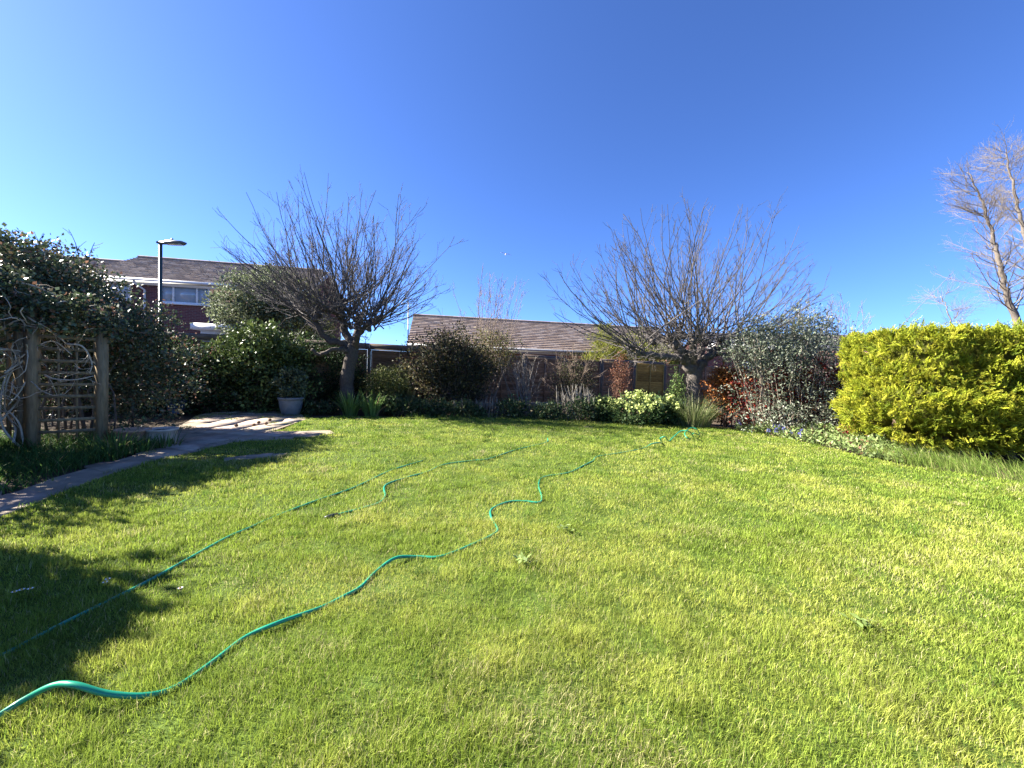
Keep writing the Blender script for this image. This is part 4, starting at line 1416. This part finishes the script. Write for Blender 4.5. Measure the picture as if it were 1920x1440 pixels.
# leaf litter / flints on the soil at the hedge foot
rng = np.random.default_rng(171)
lt_poly = [G(1660, 845), G(1735, 862), G(1730, 850), G(1670, 836)]
lp = np.array(lt_poly)
x = rng.uniform(lp[:, 0].min(), lp[:, 0].max(), 500)
y = rng.uniform(lp[:, 1].min(), lp[:, 1].max(), 500)
m_ = len(x)
f = MB()
f.leaves(np.stack([x, y, rng.random(m_) * .05], -1), rng.normal(size=(m_, 3)), rng.normal(0, .4, (m_, 3)) + UP, .06, .045, pick([(.35, .3, .24), (.2, .14, .1), (.45, .42, .36)], m_, rng))
tag(f.build('leaf_litter', M['leaf']), 'pale dead leaves scattered on the soil under the golden hedge', 'dead leaves', kind='stuff')

# ------------------------------------------------------------------ hoses
HC = (.012, .22, .125)


def hose(label, pts, r=.0102, end=None):
    P3 = []
    for p in pts:
        if len(p) == 2:
            q = G(p[0], p[1], .011)
        else:
            q = G(p[0], p[1], p[2])
        P3.append(q)
    q = spline(P3, 9)
    mb = MB(HC)
    mb.tube(q, r, 10)
    root = tag(mb.build('garden_hose', M['hose'], smooth=True), label, 'garden hose')
    if end:
        d = nrm(q[0] - q[1])
        c = MB((.03, .035, .03))
        c.tube([q[0] - d * .02, q[0] + d * .01, q[0] + d * .012, q[0] + d * .06, q[0] + d * .09], [.017, .017, .02, .018, .012], 10)
        c.build('connector', M['pole'], root, True)
    return root


hose('long green garden hose snaking across the lawn to a loop by the sedge',
     [(-160, 1440), (0, 1340, .03), (50, 1309, .05), (100, 1285, .09), (140, 1284, .1), (200, 1300, .06), (270, 1304, .025), (330, 1288), (400, 1240), (460, 1195), (520, 1168, .03), (600, 1140), (645, 1118), (677, 1100), (705, 1072), (742, 1046, .035), (785, 1044), (829, 1043), (892, 1018), (925, 1002), (933, 991), (921, 970), (923, 954), (954, 941), (985, 940), (1010, 942), (1016, 933), (1010, 908), (1021, 894), (1067, 886), (1096, 872), (1112, 864), (1121, 856), (1158, 850), (1196, 843), (1212, 838), (1222, 832, .06), (1236, 830, .07), (1241, 830),
      (1238, 822, .1), (1247, 819, .14), (1254, 827, .02), (1262, 820, .08), (1277, 808, .2), (1292, 809, .2), (1300, 820, .03), (1290, 822, .03), (1284, 812, .12), (1296, 802, .2), (1308, 806, .16), (1311, 815, .03), (1302, 812, .1), (1297, 815, .03)])
hose('straight green hose crossing the shaded left side of the lawn', [(-150, 1300), (0, 1231), (117, 1170), (283, 1087), (420, 1011), (463, 992), (520, 967), (590, 940, .016), (662, 915), (717, 889), (742, 879), (792, 864)])
hose('short green hose in the middle of the lawn with a dark connector end', [(629, 966), (675, 954), (710, 943), (722, 930), (723, 910, .03), (760, 896, .012), (800, 885), (833, 871), (883, 864), (917, 860, .016), (962, 845), (994, 837), (1025, 829), (1027, 822, .05)], end=True)

# ------------------------------------------------------------------ small things
for i, (px, py) in enumerate([(443, 803), (476, 802), (485, 797), (499, 799), (506, 792)]):
    b = G(px, py)
    mb = MB((.15, .09, .05))
    th = np.linspace(0, math.pi, 6)
    mb.lathe([(max(.001, .035 * math.sin(a)), .032 - .032 * math.cos(a)) for a in th], (0, 0, 0), 10)
    o = mb.build('fallen_fruit', M['clay'], smooth=True, loc=(b[0], b[1], .026))
    tag(o, 'small brown withered fruit lying on the sunlit paving', 'fruit', 'withered fruits on the paving')
for i, (px, py) in enumerate([(27, 1110), (41, 1106), (57, 1104), (197, 1092), (338, 1103), (202, 1086)]):
    b = G(px, py, .05)
    root = empty('daisy', (b[0], b[1], 0), 'small white daisy in the grass on the shaded left of the lawn', 'flower', 'daisies in the lawn')
    mb = MB((.8, .8, .82))
    a = np.arange(14) / 14 * 6.283
    d = np.stack([np.cos(a), np.sin(a), .25 + 0 * a], -1)
    mb.leaves(np.tile([b[0], b[1], .05], (14, 1)), d, np.tile(UP, (14, 1)), .014, .006, np.tile((.8, .8, .82), (14, 1)), .02)
    part(mb, 'petals', M['paint'], root)
    mb = MB((.6, .4, .03))
    mb.lathe([(.006, .05), (.004, .056), (.001, .057)], (b[0], b[1], 0), 8)
    part(mb, 'centre', M['leaf'], root)
    mb = MB((.08, .14, .03))
    mb.tube([(b[0], b[1], -.01), (b[0], b[1], .05)], .0015, 4)
    part(mb, 'stem', M['leaf'], root)
# flat rosette weeds
for i, (px, py, lab) in enumerate([(1620, 1182, 'pale broad leaved weed in the near right of the lawn'), (1060, 998, 'pale weed with curled leaves right of the hose bend'), (985, 1060, 'flat rosette weed in the middle of the lawn')]):
    b = G(px, py)
    rng = np.random.default_rng(180 + i)
    mb = MB()
    m_ = 16
    a = rng.uniform(0, 6.283, m_)
    d = np.stack([np.cos(a), np.sin(a), rng.uniform(.1, .6, m_)], -1)
    mb.leaves(rng.normal(0, .03, (m_, 3)) * [1, 1, 0] + [0, 0, .035], d, np.tile(UP, (m_, 1)) + rng.normal(0, .2, (m_, 3)), rng.uniform(.03, .06, m_), rng.uniform(.018, .03, m_), pick([(.24, .31, .12), (.19, .26, .07)], m_, rng), .08)
    tag(mb.build('weed', M['leaf'], loc=(b[0], b[1], 0)), lab, 'weed')
# gull
gp = D(948, 477, 45)
mb = MB((.55, .56, .58))
t = np.linspace(-1, 1, 9)
body = np.stack([t * .27, t * 0, .02 * t], -1)
mb.tube(body, .075 * np.sqrt(np.clip(1 - t ** 2, .02, 1)), 8, (.75, .75, .75))
for s_ in (-1, 1):
    sec = [(0, .08, .02), (.22, .09, .12), (.45, .06, .10), (.68, -.06, .02)]
    ch = [.2, .17, .13, .02]
    v, fcs = [], []
    for (yy, xx, zz), c in zip(sec, ch):
        v += [(xx, s_ * yy, zz), (xx - c, s_ * yy, zz - .005), (xx - c * .4, s_ * yy, zz + .015), (xx - c * .4, s_ * yy, zz - .015)]
    for k in range(3):
        a = 4 * k
        fcs += [[a, a + 4, a + 6, a + 2], [a + 2, a + 6, a + 5, a + 1], [a + 1, a + 5, a + 7, a + 3], [a + 3, a + 7, a + 4, a]]
    mb.add(v, fcs, (.42, .43, .46))
mb.add([(-.24, -.03, 0), (-.24, .03, 0), (-.4, .08, .01), (-.4, -.08, .01)], [[0, 1, 2, 3]], (.75, .75, .75))
o = mb.build('gull', M['feather'], smooth=True, loc=gp)
o.rotation_euler = (.15, 0, math.radians(100))
tag(o, 'distant grey and white gull gliding in the clear sky', 'bird')

# ------------------------------------------------------------------ light, sky, camera
AZ, EL = math.radians(-82), math.radians(34)
sv = Vector((math.sin(AZ) * math.cos(EL), math.cos(AZ) * math.cos(EL), math.sin(EL)))
sun = bpy.data.lights.new('sun', 'SUN')
sun.energy = 5.0
sun.angle = math.radians(.5)
sun.color = (1, .94, .84)
so = bpy.data.objects.new('sun', sun)
so.rotation_euler = sv.to_track_quat('Z', 'Y').to_euler()
so.location = (-20, 5, 20)
COL.objects.link(so)
W = bpy.data.worlds.new('World')
SC.world = W
W.use_nodes = True
N, L = W.node_tree.nodes, W.node_tree.links
sky = N.new('ShaderNodeTexSky')
sky.sky_type = 'NISHITA'
sky.sun_disc = False
sky.sun_elevation = EL
sky.sun_rotation = AZ % (2 * math.pi)
sky.air_density = .65
sky.dust_density = .35
sky.ozone_density = 10.0
bg = N['Background']
bg.inputs['Strength'].default_value = .05
wb = N.new('ShaderNodeVectorMath')      # white balance of the picture's sky light
wb.operation = 'MULTIPLY'
wb.inputs[1].default_value = (1.06, 1.06, 1.22)
L.new(sky.outputs[0], wb.inputs[0])
L.new(wb.outputs[0], bg.inputs['Color'])

cam = bpy.data.cameras.new('camera')
cam.sensor_width = 36
cam.lens = 36 * F_PX / 1920
cam.clip_end = 3000
cam.clip_start = .05
co = bpy.data.objects.new('camera', cam)
COL.objects.link(co)
m4 = Matrix([[CR[0], CU[0], -_f[0], 0], [CR[1], CU[1], -_f[1], 0], [CR[2], CU[2], -_f[2], CAM_H], [0, 0, 0, 1]])
co.matrix_world = m4
SC.camera = co
SC.view_settings.view_transform = 'Standard'
SC.view_settings.look = 'None'
SC.view_settings.exposure = 2.45
SC.view_settings.gamma = 1
SC.cycles.max_bounces = 6
SC.cycles.transparent_max_bounces = 4
